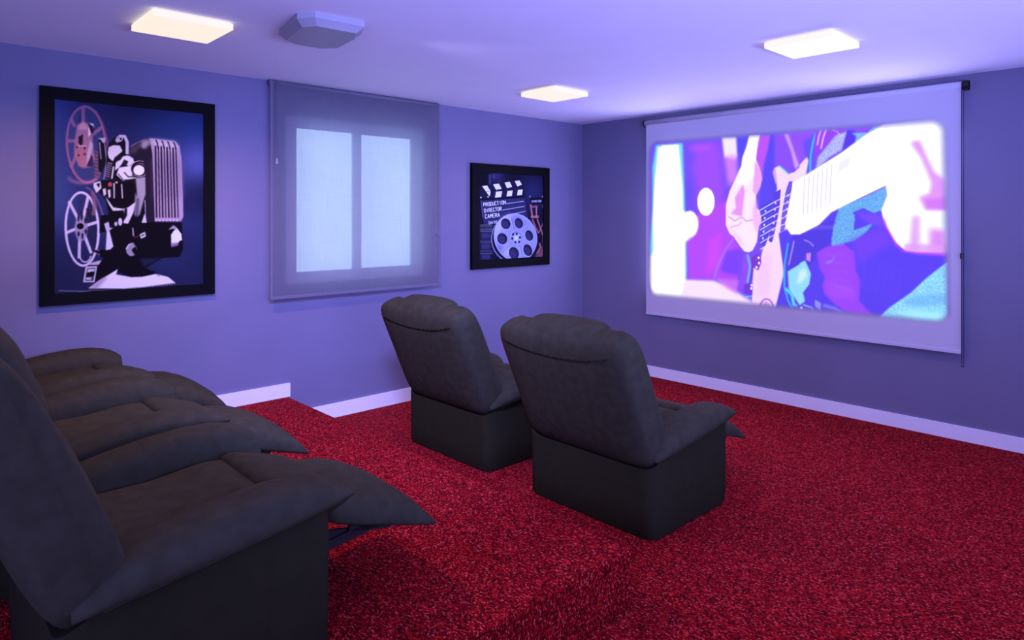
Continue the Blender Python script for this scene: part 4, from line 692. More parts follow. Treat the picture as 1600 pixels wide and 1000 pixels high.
POSTER2_ART = [
(17,13,42,0,1,0,"-1604 2096 -443 2159 -443 1027 -1604 1091"),
(72,64,165,40,0.9,0,"-1342 2036 -1256 2035 -1189 1963 -1256 1936 -1342 1962"),
(44,42,120,60,0.9,0,"-895 1948 -674 1983 -636 1820 -859 1639 -895 1814"),
(10,8,26,10,0.7,0,"-1604 2096 -1349 2036 -1368 1883 -1491 1879 -1491 1588 -1604 1588"),
(80,75,170,4,0.9,0,"-1370 2001 -1370 1902 -1354 1903 -1354 2001"),
(110,105,190,6,0.6,0,"-1295 1984 -1295 1982 -1296 1979 -1298 1977 -1300 1975 -1303 1974 -1306 1973 -1309 1972 -1312 1973 -1316 1973 -1318 1975 -1321 1976 -1322 1978 -1323 1980 -1324 1983 -1323 1985 -1322 1988 -1321 1990 -1318 1992 -1316 1993 -1312 1994 -1309 1994 -1306 1994 -1303 1993 -1300 1992 -1298 1991 -1296 1989 -1295 1986"),
(38,34,92,1,1,0,"-1481 1758 -895 1809 -855 1582 -866 1568 -1433 1518 -1453 1589"),
(24,20,62,1,1,0,"-1485 1882 -924 1959 -913 1953 -931 1896 -895 1871 -895 1799 -1485 1763"),
(202,194,252,0.5,1,0,"-1459 1885 -1396 1894 -1352 1839 -1361 1797 -1370 1793"),
(202,194,252,0.5,1,0,"-1319 1906 -1246 1917 -1207 1867 -1279 1850"),
(202,194,252,0.5,1,0,"-1170 1929 -1100 1940 -1069 1891 -1134 1872"),
(202,194,252,0.5,1,0,"-1034 1949 -967 1957 -934 1918 -995 1895"),
(202,194,252,0.5,1,0,"-1283 1837 -1202 1844 -1216 1786 -1296 1779"),
(202,194,252,0.5,1,0,"-1131 1849 -1061 1855 -1072 1800 -1144 1794"),
(202,194,252,0.5,1,0,"-989 1862 -922 1868 -934 1812 -1002 1807"),
(90,85,160,1,1,0,"-1414 1833 -1355 1838 -1356 1842 -1414 1837"),
(8,6,22,1.5,1,0,"-1484 1749 -894 1789 -896 1803 -1485 1762"),
(8,6,22,1.5,0.8,0,"-1348 1842 -923 1899 -924 1904 -1349 1847"),
(190,185,240,0,1,0,"-1466 1778 -1468 1774 -1472 1771 -1478 1771 -1482 1773 -1484 1777 -1482 1781 -1478 1784 -1472 1784 -1468 1782"),
(190,185,240,0,1,0,"-1376 1785 -1377 1781 -1382 1779 -1388 1778 -1392 1781 -1394 1785 -1392 1789 -1388 1791 -1382 1792 -1377 1789"),
(90,86,170,1.5,1,0,"-1478 1750 -1453 1588 -1446 1588 -1472 1751"),
(198,192,250,0,1,0,"-1437 1693 -1442 1726 -1449 1726 -1444 1693"),
(198,192,250,0,1,0,"-1446 1723 -1429 1725 -1430 1730 -1446 1729"),
(198,192,250,0,1,0,"-1433 1726 -1428 1720 -1422 1723 -1427 1729"),
(198,192,250,0,1,0,"-1428 1722 -1431 1711 -1424 1711 -1421 1721"),
(198,192,250,0,1,0,"-1428 1714 -1444 1712 -1443 1707 -1427 1708"),
(198,192,250,0,1,0,"-1408 1696 -1414 1729 -1421 1728 -1415 1695"),
(198,192,250,0,1,0,"-1417 1726 -1401 1728 -1401 1733 -1418 1731"),
(198,192,250,0,1,0,"-1404 1729 -1399 1723 -1393 1726 -1398 1732"),
(198,192,250,0,1,0,"-1400 1725 -1402 1714 -1395 1713 -1392 1724"),
(198,192,250,0,1,0,"-1399 1716 -1415 1715 -1414 1710 -1398 1711"),
(198,192,250,0,1,0,"-1408 1712 -1395 1696 -1389 1699 -1401 1715"),
(198,192,250,0,1,0,"-1376 1700 -1381 1706 -1387 1704 -1382 1697"),
(198,192,250,0,1,0,"-1381 1705 -1384 1725 -1391 1725 -1388 1705"),
(198,192,250,0,1,0,"-1384 1724 -1381 1731 -1388 1733 -1391 1726"),
(198,192,250,0,1,0,"-1384 1729 -1372 1731 -1373 1736 -1385 1735"),
(198,192,250,0,1,0,"-1375 1732 -1370 1726 -1364 1728 -1369 1735"),
(198,192,250,0,1,0,"-1371 1727 -1367 1707 -1360 1707 -1363 1727"),
(198,192,250,0,1,0,"-1367 1708 -1370 1701 -1363 1699 -1360 1706"),
(198,192,250,0,1,0,"-1367 1703 -1379 1701 -1379 1696 -1366 1697"),
(198,192,250,0,1,0,"-1350 1701 -1356 1735 -1363 1734 -1358 1701"),
(198,192,250,0,1,0,"-1359 1732 -1345 1733 -1345 1739 -1360 1737"),
(198,192,250,0,1,0,"-1348 1734 -1340 1727 -1335 1730 -1342 1738"),
(198,192,250,0,1,0,"-1341 1728 -1338 1711 -1331 1712 -1334 1729"),
(198,192,250,0,1,0,"-1338 1712 -1343 1703 -1336 1702 -1332 1710"),
(198,192,250,0,1,0,"-1340 1705 -1354 1704 -1354 1698 -1339 1700"),
(198,192,250,0,1,0,"-1334 1737 -1329 1710 -1322 1711 -1327 1738"),
(198,192,250,0,1,0,"-1329 1709 -1324 1703 -1318 1706 -1323 1712"),
(198,192,250,0,1,0,"-1320 1702 -1308 1703 -1309 1708 -1321 1707"),
(198,192,250,0,1,0,"-1305 1705 -1302 1712 -1309 1713 -1312 1706"),
(198,192,250,0,1,0,"-1302 1713 -1306 1740 -1313 1739 -1309 1712"),
(198,192,250,0,1,0,"-1276 1737 -1281 1743 -1287 1740 -1282 1734"),
(198,192,250,0,1,0,"-1285 1745 -1297 1743 -1296 1738 -1284 1739"),
(198,192,250,0,1,0,"-1300 1742 -1303 1734 -1296 1733 -1293 1740"),
(198,192,250,0,1,0,"-1303 1733 -1300 1713 -1293 1714 -1296 1734"),
(198,192,250,0,1,0,"-1299 1712 -1294 1706 -1288 1709 -1293 1715"),
(198,192,250,0,1,0,"-1291 1704 -1278 1706 -1279 1711 -1292 1710"),
(198,192,250,0,1,0,"-1275 1707 -1272 1715 -1279 1716 -1282 1709"),
(198,192,250,0,1,0,"-1252 1711 -1257 1745 -1264 1744 -1259 1710"),
(198,192,250,0,1,0,"-1271 1741 -1250 1743 -1251 1748 -1272 1746"),
(198,192,250,0,1,0,"-1222 1714 -1227 1748 -1235 1747 -1229 1713"),
(198,192,250,0,1,0,"-1198 1717 -1204 1723 -1210 1721 -1205 1714"),
(198,192,250,0,1,0,"-1203 1722 -1207 1743 -1214 1742 -1211 1722"),
(198,192,250,0,1,0,"-1207 1742 -1204 1749 -1211 1750 -1214 1743"),
(198,192,250,0,1,0,"-1207 1747 -1194 1748 -1195 1754 -1208 1752"),
(198,192,250,0,1,0,"-1198 1749 -1192 1743 -1186 1746 -1191 1752"),
(198,192,250,0,1,0,"-1193 1744 -1190 1724 -1182 1724 -1186 1745"),
(198,192,250,0,1,0,"-1189 1725 -1193 1718 -1185 1716 -1182 1723"),
(198,192,250,0,1,0,"-1189 1720 -1202 1718 -1201 1713 -1189 1714"),
(198,192,250,0,1,0,"-1172 1718 -1178 1752 -1185 1752 -1179 1718"),
(198,192,250,0,1,0,"-1184 1751 -1158 1719 -1151 1722 -1178 1754"),
(198,192,250,0,1,0,"-1151 1720 -1156 1755 -1164 1754 -1158 1720"),
(198,192,250,0,1,0,"-1426 1635 -1432 1669 -1439 1668 -1433 1634"),
(198,192,250,0,1,0,"-1435 1666 -1421 1667 -1422 1673 -1436 1671"),
(198,192,250,0,1,0,"-1424 1668 -1417 1660 -1411 1664 -1419 1671"),
(198,192,250,0,1,0,"-1418 1662 -1415 1645 -1408 1645 -1411 1662"),
(198,192,250,0,1,0,"-1415 1646 -1419 1637 -1413 1635 -1408 1644"),
(198,192,250,0,1,0,"-1416 1638 -1430 1637 -1429 1632 -1416 1633"),
(198,192,250,0,1,0,"-1388 1638 -1394 1673 -1401 1672 -1395 1638"),
(198,192,250,0,1,0,"-1370 1640 -1375 1675 -1382 1674 -1377 1640"),
(198,192,250,0,1,0,"-1378 1672 -1362 1673 -1363 1679 -1379 1677"),
(198,192,250,0,1,0,"-1366 1674 -1361 1668 -1355 1671 -1360 1677"),
(198,192,250,0,1,0,"-1361 1670 -1364 1659 -1357 1658 -1354 1669"),
(198,192,250,0,1,0,"-1361 1661 -1377 1660 -1376 1654 -1360 1656"),
(198,192,250,0,1,0,"-1369 1657 -1357 1640 -1350 1643 -1363 1659"),
(198,192,250,0,1,0,"-1325 1647 -1345 1645 -1344 1640 -1324 1642"),
(198,192,250,0,1,0,"-1341 1643 -1347 1677 -1354 1677 -1348 1642"),
(198,192,250,0,1,0,"-1350 1674 -1330 1676 -1331 1682 -1351 1680"),
(198,192,250,0,1,0,"-1347 1657 -1331 1659 -1332 1664 -1348 1663"),
(198,192,250,0,1,0,"-1297 1677 -1303 1683 -1309 1680 -1304 1674"),
(198,192,250,0,1,0,"-1306 1684 -1318 1683 -1317 1678 -1305 1679"),
(198,192,250,0,1,0,"-1321 1681 -1324 1674 -1317 1672 -1314 1680"),
(198,192,250,0,1,0,"-1324 1673 -1321 1652 -1314 1653 -1317 1673"),
(198,192,250,0,1,0,"-1320 1651 -1315 1644 -1309 1647 -1314 1654"),
(198,192,250,0,1,0,"-1312 1643 -1300 1644 -1301 1650 -1313 1649"),
(198,192,250,0,1,0,"-1297 1646 -1294 1654 -1301 1655 -1304 1648"),
(198,192,250,0,1,0,"-1274 1650 -1279 1684 -1286 1684 -1281 1649"),
(198,192,250,0,1,0,"-1293 1680 -1272 1682 -1273 1688 -1293 1686"),
(198,192,250,0,1,0,"-1251 1653 -1256 1659 -1263 1657 -1257 1650"),
(198,192,250,0,1,0,"-1256 1658 -1259 1679 -1267 1679 -1263 1658"),
(198,192,250,0,1,0,"-1259 1678 -1256 1685 -1263 1687 -1266 1680"),
(198,192,250,0,1,0,"-1259 1684 -1247 1685 -1248 1690 -1260 1689"),
(198,192,250,0,1,0,"-1251 1686 -1246 1680 -1239 1682 -1245 1689"),
(198,192,250,0,1,0,"-1246 1681 -1243 1660 -1235 1660 -1239 1681"),
(198,192,250,0,1,0,"-1243 1661 -1246 1653 -1239 1652 -1236 1659"),
(198,192,250,0,1,0,"-1243 1655 -1255 1654 -1254 1649 -1242 1650"),
(198,192,250,0,1,0,"-1226 1654 -1231 1689 -1239 1688 -1233 1654"),
(198,192,250,0,1,0,"-1234 1686 -1218 1688 -1219 1693 -1235 1691"),
(198,192,250,0,1,0,"-1222 1689 -1216 1682 -1210 1685 -1215 1692"),
(198,192,250,0,1,0,"-1217 1684 -1219 1673 -1212 1673 -1210 1683"),
(198,192,250,0,1,0,"-1216 1676 -1232 1674 -1232 1669 -1215 1670"),
(198,192,250,0,1,0,"-1225 1671 -1212 1654 -1205 1657 -1219 1674"),
(198,192,250,0,1,0,"-1398 1610 -1404 1617 -1410 1614 -1404 1607"),
(198,192,250,0,1,0,"-1407 1618 -1421 1617 -1420 1611 -1406 1613"),
(198,192,250,0,1,0,"-1424 1615 -1427 1607 -1420 1606 -1417 1613"),
(198,192,250,0,1,0,"-1427 1606 -1424 1585 -1417 1586 -1420 1607"),
(198,192,250,0,1,0,"-1423 1584 -1418 1577 -1412 1580 -1417 1587"),
(198,192,250,0,1,0,"-1414 1576 -1401 1577 -1402 1583 -1415 1581"),
(198,192,250,0,1,0,"-1398 1579 -1394 1587 -1401 1588 -1405 1581"),
(198,192,250,0,1,0,"-1383 1581 -1378 1618 -1385 1618 -1391 1582"),
(198,192,250,0,1,0,"-1385 1617 -1368 1583 -1361 1585 -1378 1619"),
(198,192,250,0,1,0,"-1384 1592 -1370 1593 -1371 1598 -1385 1597"),
(198,192,250,0,1,0,"-1351 1585 -1357 1620 -1364 1620 -1358 1584"),
(198,192,250,0,1,0,"-1364 1619 -1349 1599 -1342 1601 -1357 1621"),
(198,192,250,0,1,0,"-1342 1599 -1334 1622 -1341 1623 -1349 1601"),
(198,192,250,0,1,0,"-1341 1622 -1336 1587 -1328 1587 -1334 1623"),
(198,192,250,0,1,0,"-1300 1593 -1323 1591 -1322 1585 -1299 1587"),
(198,192,250,0,1,0,"-1319 1588 -1324 1624 -1331 1623 -1326 1588"),
(198,192,250,0,1,0,"-1327 1621 -1304 1623 -1305 1629 -1328 1626"),
(198,192,250,0,1,0,"-1325 1603 -1306 1605 -1307 1610 -1325 1608"),
(198,192,250,0,1,0,"-1286 1591 -1292 1627 -1299 1627 -1293 1591"),
(198,192,250,0,1,0,"-1295 1624 -1276 1626 -1277 1631 -1296 1630"),
(198,192,250,0,1,0,"-1280 1627 -1274 1621 -1268 1624 -1274 1630"),
(198,192,250,0,1,0,"-1275 1623 -1277 1611 -1270 1610 -1267 1622"),
(198,192,250,0,1,0,"-1274 1614 -1293 1612 -1292 1606 -1273 1608"),
(198,192,250,0,1,0,"-1284 1609 -1269 1592 -1263 1595 -1278 1612"),
(198,192,250,0,1,0,"-1253 1594 -1247 1631 -1254 1632 -1260 1595"),
(198,192,250,0,1,0,"-1254 1630 -1237 1596 -1230 1598 -1247 1632"),
(198,192,250,0,1,0,"-1253 1605 -1239 1606 -1240 1612 -1254 1610"),
(198,192,250,0,1,0,"-1370 1524 -1374 1549 -1379 1549 -1376 1524"),
(198,192,250,0,1,0,"-1376 1547 -1362 1548 -1362 1552 -1377 1551"),
(198,192,250,0,1,0,"-1364 1548 -1357 1543 -1353 1546 -1360 1551"),
(198,192,250,0,1,0,"-1358 1544 -1356 1531 -1350 1532 -1352 1544"),
(198,192,250,0,1,0,"-1356 1533 -1361 1526 -1356 1524 -1350 1531"),
(198,192,250,0,1,0,"-1358 1527 -1373 1526 -1372 1522 -1358 1523"),
(198,192,250,0,1,0,"-1340 1526 -1334 1551 -1340 1552 -1346 1527"),
(198,192,250,0,1,0,"-1339 1551 -1325 1527 -1320 1528 -1334 1552"),
(198,192,250,0,1,0,"-1340 1533 -1328 1534 -1328 1538 -1341 1537"),
(198,192,250,0,1,0,"-1300 1529 -1304 1554 -1310 1553 -1306 1528"),
(198,192,250,0,1,0,"-1317 1551 -1296 1552 -1297 1556 -1318 1555"),
(198,192,250,0,1,0,"-1263 1533 -1284 1532 -1283 1528 -1262 1529"),
(198,192,250,0,1,0,"-1281 1530 -1285 1555 -1291 1554 -1287 1530"),
(198,192,250,0,1,0,"-1287 1552 -1266 1554 -1267 1558 -1288 1557"),
(198,192,250,0,1,0,"-1285 1540 -1269 1541 -1269 1546 -1286 1544"),
(198,192,250,0.6,1,0,"-1147 1720 -905 1749 -906 1754 -1148 1725"),
(198,192,250,0.6,1,0,"-1198 1657 -894 1698 -896 1703 -1199 1662"),
(198,192,250,0.6,1,0,"-1064 1619 -883 1647 -885 1652 -1066 1624"),
(198,192,250,1,1,0,"-943 1594 -919 1607 -928 1584 -920 1583 -914 1611 -947 1599"),
(198,192,250,1,1,0,"-894 1568 -869 1573 -871 1578 -896 1573"),
(165,160,235,2,0.9,0,"-1485 1513 -1326 1513 -1326 1518 -1485 1518"),
(165,160,235,2,0.7,0,"-1485 1497 -1326 1496 -1326 1502 -1485 1502"),
(165,160,235,2,0.9,0,"-1485 1474 -1326 1473 -1326 1479 -1485 1479"),
(165,160,235,2,0.8,0,"-1485 1455 -1326 1454 -1326 1460 -1485 1461"),
(165,160,235,2,0.4,0,"-1485 1365 -1326 1363 -1326 1368 -1485 1371"),
(165,160,235,2,0.7,0,"-1485 1352 -1326 1349 -1326 1355 -1485 1357"),
(165,160,235,2,0.7,0,"-1485 1266 -1326 1262 -1326 1267 -1485 1271"),
(165,160,235,2,0.9,0,"-1485 1244 -1326 1240 -1326 1245 -1485 1249"),
(62,54,135,8,0.7,0,"-1472 1448 -1355 1446 -1355 1382 -1472 1385"),
(62,54,135,8,0.7,0,"-1472 1346 -1355 1343 -1355 1279 -1472 1283"),
(62,54,135,8,0.7,0,"-1472 1239 -1355 1234 -1355 1185 -1472 1190"),
(14,11,36,2,1,0,"-819 1789 -625 1792 -625 1727 -808 1725"),
(150,145,228,0,1,0,"-788 1741 -788 1761 -795 1761 -795 1741"),
(150,145,228,0,1,0,"-792 1758 -783 1759 -783 1763 -792 1763"),
(150,145,228,0,1,0,"-786 1760 -782 1755 -777 1757 -780 1762"),
(150,145,228,0,1,0,"-783 1756 -783 1746 -776 1746 -776 1756"),
(150,145,228,0,1,0,"-782 1747 -786 1742 -780 1740 -777 1745"),
(150,145,228,0,1,0,"-783 1743 -792 1743 -792 1739 -783 1739"),
(150,145,228,0,1,0,"-765 1742 -765 1762 -771 1761 -771 1742"),
(150,145,228,0,1,0,"-753 1742 -753 1762 -760 1762 -760 1742"),
(150,145,228,0,1,0,"-757 1760 -747 1760 -747 1765 -757 1764"),
(150,145,228,0,1,0,"-750 1761 -747 1757 -741 1759 -744 1763"),
(150,145,228,0,1,0,"-748 1759 -750 1753 -744 1752 -741 1758"),
(150,145,228,0,1,0,"-747 1755 -757 1754 -757 1750 -747 1750"),
(150,145,228,0,1,0,"-754 1751 -747 1741 -741 1743 -747 1753"),
(150,145,228,0,1,0,"-727 1745 -739 1745 -739 1740 -727 1741"),
(150,145,228,0,1,0,"-736 1743 -736 1763 -742 1762 -742 1743"),
(150,145,228,0,1,0,"-739 1760 -727 1761 -727 1765 -739 1765"),
(150,145,228,0,1,0,"-739 1750 -729 1751 -729 1755 -739 1755"),
(150,145,228,0,1,0,"-706 1761 -708 1764 -714 1762 -712 1759"),
(150,145,228,0,1,0,"-712 1766 -719 1766 -719 1761 -711 1761"),
(150,145,228,0,1,0,"-722 1764 -724 1760 -718 1758 -716 1762"),
(150,145,228,0,1,0,"-725 1759 -725 1747 -718 1747 -718 1759"),
(150,145,228,0,1,0,"-724 1746 -722 1742 -716 1744 -718 1748"),
(150,145,228,0,1,0,"-719 1741 -711 1741 -712 1746 -719 1746"),
(150,145,228,0,1,0,"-708 1743 -706 1747 -712 1748 -715 1744"),
(150,145,228,0,1,0,"-694 1744 -694 1764 -701 1764 -701 1744"),
(150,145,228,0,1,0,"-704 1761 -691 1762 -691 1767 -704 1766"),
(150,145,228,0,1,0,"-680 1745 -683 1749 -689 1747 -686 1743"),
(150,145,228,0,1,0,"-682 1748 -682 1760 -689 1760 -689 1748"),
(150,145,228,0,1,0,"-683 1759 -680 1764 -686 1765 -689 1761"),
(150,145,228,0,1,0,"-683 1762 -676 1762 -676 1767 -683 1767"),
(150,145,228,0,1,0,"-679 1764 -676 1760 -670 1762 -673 1766"),
(150,145,228,0,1,0,"-677 1761 -677 1749 -670 1749 -670 1761"),
(150,145,228,0,1,0,"-676 1750 -679 1746 -673 1744 -670 1748"),
(150,145,228,0,1,0,"-676 1747 -683 1747 -683 1742 -676 1742"),
(150,145,228,0,1,0,"-665 1745 -665 1765 -671 1765 -671 1745"),
(150,145,228,0,1,0,"-668 1763 -658 1763 -658 1768 -668 1767"),
(150,145,228,0,1,0,"-661 1764 -658 1760 -652 1762 -655 1766"),
(150,145,228,0,1,0,"-659 1762 -661 1756 -655 1755 -652 1761"),
(150,145,228,0,1,0,"-658 1758 -668 1757 -668 1753 -658 1753"),
(150,145,228,0,1,0,"-665 1754 -658 1744 -652 1746 -659 1756"),
(140,135,200,2,1,0,"-809 1799 -809 1797 -810 1795 -811 1794 -812 1792 -814 1791 -817 1790 -819 1790 -821 1790 -823 1791 -825 1792 -827 1793 -828 1795 -829 1797 -829 1799 -829 1801 -828 1803 -827 1805 -825 1806 -823 1808 -821 1808 -819 1809 -817 1808 -814 1808 -812 1807 -811 1805 -810 1803 -809 1802"),
(140,135,200,2,1,0,"-626 1803 -626 1801 -627 1799 -628 1797 -630 1796 -632 1794 -634 1794 -636 1793 -639 1794 -641 1794 -643 1795 -645 1797 -646 1799 -647 1801 -647 1803 -647 1805 -646 1807 -645 1809 -643 1810 -641 1811 -639 1812 -636 1812 -634 1812 -632 1812 -630 1810 -628 1809 -627 1807 -626 1805"),
(165,92,130,2,1,0,"-822 1719 -792 1581 -772 1583 -801 1721"),
(165,92,130,2,1,0,"-738 1697 -735 1582 -715 1582 -718 1697"),
(165,92,130,2,1,0,"-811 1688 -707 1696 -709 1707 -812 1699"),
(190,150,190,2,1,0,"-636 1722 -636 1687 -624 1688 -624 1722"),
(165,92,130,2.5,0.9,0,"-808 1582 -693 1581 -693 1606 -808 1605"),
(165,92,130,2.5,0.9,0,"-795 1570 -750 1486 -701 1422 -684 1428 -733 1491 -777 1575"),
(165,92,130,2.5,0.9,0,"-724 1570 -683 1486 -637 1396 -637 1323 -617 1323 -617 1398 -665 1490 -706 1575"),
(165,92,130,2.5,0.9,0,"-633 1532 -698 1432 -687 1428 -622 1528"),
(165,92,130,2.5,0.9,0,"-693 1323 -677 1284 -732 1220 -713 1211 -656 1279 -671 1326"),
(125,66,100,8,0.8,0,"-730 1210 -625 1302 -625 1159 -771 1160"),
(105,100,195,1,1,0,"-737 1435 -721 1381 -721 1326 -739 1273 -772 1226 -818 1186 -876 1157 -941 1138 -1011 1131 -1082 1136 -1149 1153 -1211 1180 -1263 1217 -1305 1260 -1333 1308 -1347 1360 -1347 1411 -1331 1461 -1302 1506 -1260 1545 -1207 1576 -1145 1597 -1077 1607 -1006 1605 -937 1591 -871 1566 -814 1530 -769 1486"),
(10,7,22,1,1,0,"-736 1438 -721 1385 -721 1331 -738 1280 -770 1234 -816 1195 -872 1166 -936 1148 -1004 1141 -1072 1146 -1138 1162 -1198 1189 -1249 1224 -1290 1267 -1318 1314 -1332 1364 -1331 1414 -1316 1462 -1287 1507 -1246 1545 -1194 1575 -1134 1596 -1068 1605 -999 1603 -931 1590 -868 1565 -812 1530 -767 1487"),
(185,180,250,0.8,1,0,"-733 1452 -716 1397 -715 1343 -730 1291 -760 1244 -803 1205 -857 1175 -919 1157 -984 1151 -1051 1157 -1116 1175 -1175 1202 -1226 1239 -1266 1283 -1294 1331 -1309 1383 -1310 1434 -1297 1483 -1270 1528 -1231 1567 -1181 1597 -1123 1617 -1058 1626 -992 1624 -926 1609 -863 1583 -809 1547 -764 1502"),
(128,122,225,1.5,1,0,"-736 1449 -719 1396 -718 1342 -733 1291 -762 1244 -804 1206 -857 1177 -917 1160 -982 1154 -1048 1160 -1111 1177 -1169 1204 -1219 1240 -1259 1283 -1287 1331 -1301 1381 -1302 1432 -1289 1480 -1263 1525 -1224 1563 -1175 1592 -1118 1612 -1055 1621 -990 1618 -925 1604 -864 1578 -810 1543 -766 1499"),
(172,166,250,14,0.8,0,"-1296 1396 -1289 1495 -1202 1579 -1093 1614 -1065 1589 -1161 1538 -1243 1454 -1269 1370"),
(82,74,180,10,0.8,0,"-1283 1341 -1202 1299 -1216 1249 -1148 1186 -1202 1229"),
(165,160,250,12,0.6,0,"-1202 1249 -1107 1306 -1093 1265 -1113 1200 -1148 1191"),
(98,92,200,12,0.5,0,"-1093 1589 -1051 1477 -967 1450 -852 1511 -909 1557 -995 1599"),
(85,78,180,1.5,1,0,"-1086 1593 -1052 1471 -1043 1472 -1078 1594"),
(190,186,252,1,1,0,"-1093 1595 -1058 1473 -1054 1474 -1088 1596"),
(85,78,180,1.5,1,0,"-847 1513 -945 1444 -939 1440 -841 1508"),
(190,186,252,1,1,0,"-855 1514 -952 1445 -948 1443 -851 1511"),
(85,78,180,1.5,1,0,"-1204 1466 -1095 1422 -1091 1427 -1200 1471"),
(190,186,252,1,1,0,"-1211 1469 -1102 1425 -1100 1428 -1209 1472"),
(85,78,180,1.5,1,0,"-914 1343 -787 1309 -784 1315 -912 1349"),
(190,186,252,1,1,0,"-922 1347 -795 1312 -794 1316 -921 1350"),
(85,78,180,1.5,1,0,"-974 1306 -921 1160 -912 1161 -966 1307"),
(190,186,252,1,1,0,"-981 1309 -928 1163 -923 1164 -976 1309"),
(85,78,180,1.5,1,0,"-1082 1348 -1211 1247 -1205 1243 -1076 1343"),
(190,186,252,1,1,0,"-1089 1349 -1217 1248 -1214 1246 -1085 1346"),
(190,186,252,0.8,1,0,"-1093 1539 -1088 1526 -1088 1514 -1090 1502 -1097 1491 -1106 1481 -1117 1474 -1131 1469 -1146 1466 -1162 1467 -1177 1470 -1191 1476 -1204 1484 -1214 1494 -1221 1505 -1225 1517 -1226 1530 -1223 1542 -1217 1553 -1208 1562 -1197 1570 -1183 1575 -1169 1577 -1153 1577 -1138 1574 -1123 1568 -1111 1560 -1100 1550"),
(22,16,48,0.8,1,0,"-1095 1541 -1091 1530 -1090 1518 -1093 1506 -1098 1496 -1106 1487 -1117 1480 -1130 1475 -1144 1473 -1158 1474 -1172 1477 -1185 1483 -1197 1490 -1206 1500 -1213 1511 -1217 1522 -1218 1534 -1216 1545 -1210 1555 -1202 1564 -1192 1571 -1179 1576 -1166 1578 -1151 1578 -1137 1575 -1124 1569 -1112 1562 -1102 1552"),
(46,38,98,4,1,0,"-1115 1531 -1112 1522 -1111 1512 -1113 1503 -1117 1494 -1124 1487 -1132 1481 -1142 1478 -1154 1476 -1165 1476 -1176 1479 -1187 1484 -1196 1490 -1204 1498 -1210 1507 -1213 1516 -1214 1526 -1212 1535 -1208 1543 -1201 1551 -1193 1556 -1183 1560 -1172 1562 -1161 1561 -1149 1559 -1139 1554 -1129 1548 -1121 1540"),
(190,186,252,0.8,1,0,"-921 1541 -917 1528 -915 1516 -917 1504 -922 1493 -930 1484 -941 1477 -953 1472 -967 1470 -981 1471 -996 1475 -1009 1481 -1021 1489 -1031 1499 -1038 1511 -1043 1523 -1044 1535 -1042 1547 -1037 1558 -1029 1567 -1019 1574 -1007 1578 -993 1581 -979 1580 -964 1576 -951 1570 -939 1562 -929 1552"),
(22,16,48,0.8,1,0,"-924 1543 -919 1532 -918 1520 -919 1509 -924 1499 -931 1490 -941 1484 -952 1479 -964 1478 -978 1478 -991 1482 -1003 1488 -1014 1496 -1023 1505 -1030 1516 -1034 1528 -1036 1539 -1034 1550 -1030 1560 -1023 1569 -1013 1575 -1002 1580 -990 1582 -977 1581 -964 1577 -951 1572 -940 1564 -931 1554"),
(46,38,98,4,1,0,"-943 1533 -939 1524 -938 1514 -939 1505 -943 1497 -948 1490 -956 1485 -965 1481 -975 1480 -986 1481 -996 1484 -1006 1488 -1015 1495 -1022 1503 -1028 1512 -1032 1521 -1033 1531 -1032 1540 -1028 1548 -1023 1555 -1015 1560 -1006 1564 -996 1565 -986 1564 -975 1561 -965 1557 -956 1550 -949 1542"),
(190,186,252,0.8,1,0,"-776 1414 -771 1401 -770 1388 -771 1376 -776 1365 -784 1356 -794 1349 -806 1344 -820 1343 -834 1344 -848 1348 -862 1355 -874 1364 -884 1374 -891 1386 -896 1399 -898 1411 -896 1423 -892 1434 -884 1443 -874 1450 -862 1455 -849 1457 -834 1456 -820 1452 -806 1445 -794 1436 -784 1426"),
(22,16,48,0.8,1,0,"-779 1416 -774 1404 -772 1392 -774 1381 -778 1371 -785 1362 -794 1356 -805 1351 -817 1350 -830 1351 -843 1355 -855 1362 -867 1370 -876 1380 -883 1391 -888 1403 -889 1415 -888 1427 -884 1437 -877 1445 -868 1452 -858 1456 -845 1458 -832 1456 -819 1453 -807 1446 -796 1438 -786 1428"),
(46,38,98,4,1,0,"-798 1407 -794 1397 -793 1387 -794 1378 -797 1369 -802 1362 -809 1357 -818 1354 -828 1353 -838 1354 -849 1357 -859 1362 -868 1369 -876 1378 -881 1387 -885 1397 -887 1406 -886 1416 -883 1424 -877 1431 -870 1436 -862 1440 -852 1441 -841 1440 -831 1437 -821 1431 -812 1424 -804 1416"),
(190,186,252,0.8,1,0,"-791 1267 -786 1253 -784 1238 -786 1225 -791 1213 -799 1203 -810 1195 -824 1191 -838 1189 -854 1191 -870 1196 -884 1203 -898 1213 -909 1225 -917 1238 -922 1252 -924 1266 -922 1280 -917 1291 -909 1301 -898 1309 -885 1314 -871 1315 -855 1314 -839 1309 -825 1302 -811 1292 -800 1280"),
(22,16,48,0.8,1,0,"-794 1270 -789 1256 -787 1243 -788 1230 -793 1219 -800 1209 -810 1202 -822 1198 -836 1197 -850 1198 -864 1203 -878 1210 -890 1220 -901 1231 -909 1244 -914 1257 -916 1270 -914 1283 -910 1294 -903 1303 -893 1310 -881 1315 -867 1316 -853 1315 -839 1310 -825 1303 -812 1294 -802 1282"),
(46,38,98,4,1,0,"-814 1260 -810 1249 -808 1238 -809 1228 -813 1218 -819 1211 -827 1205 -836 1201 -847 1200 -859 1202 -870 1206 -881 1212 -891 1220 -899 1229 -906 1239 -910 1250 -912 1261 -911 1271 -907 1280 -902 1288 -894 1294 -884 1297 -874 1299 -862 1297 -851 1294 -839 1288 -829 1280 -821 1270"),
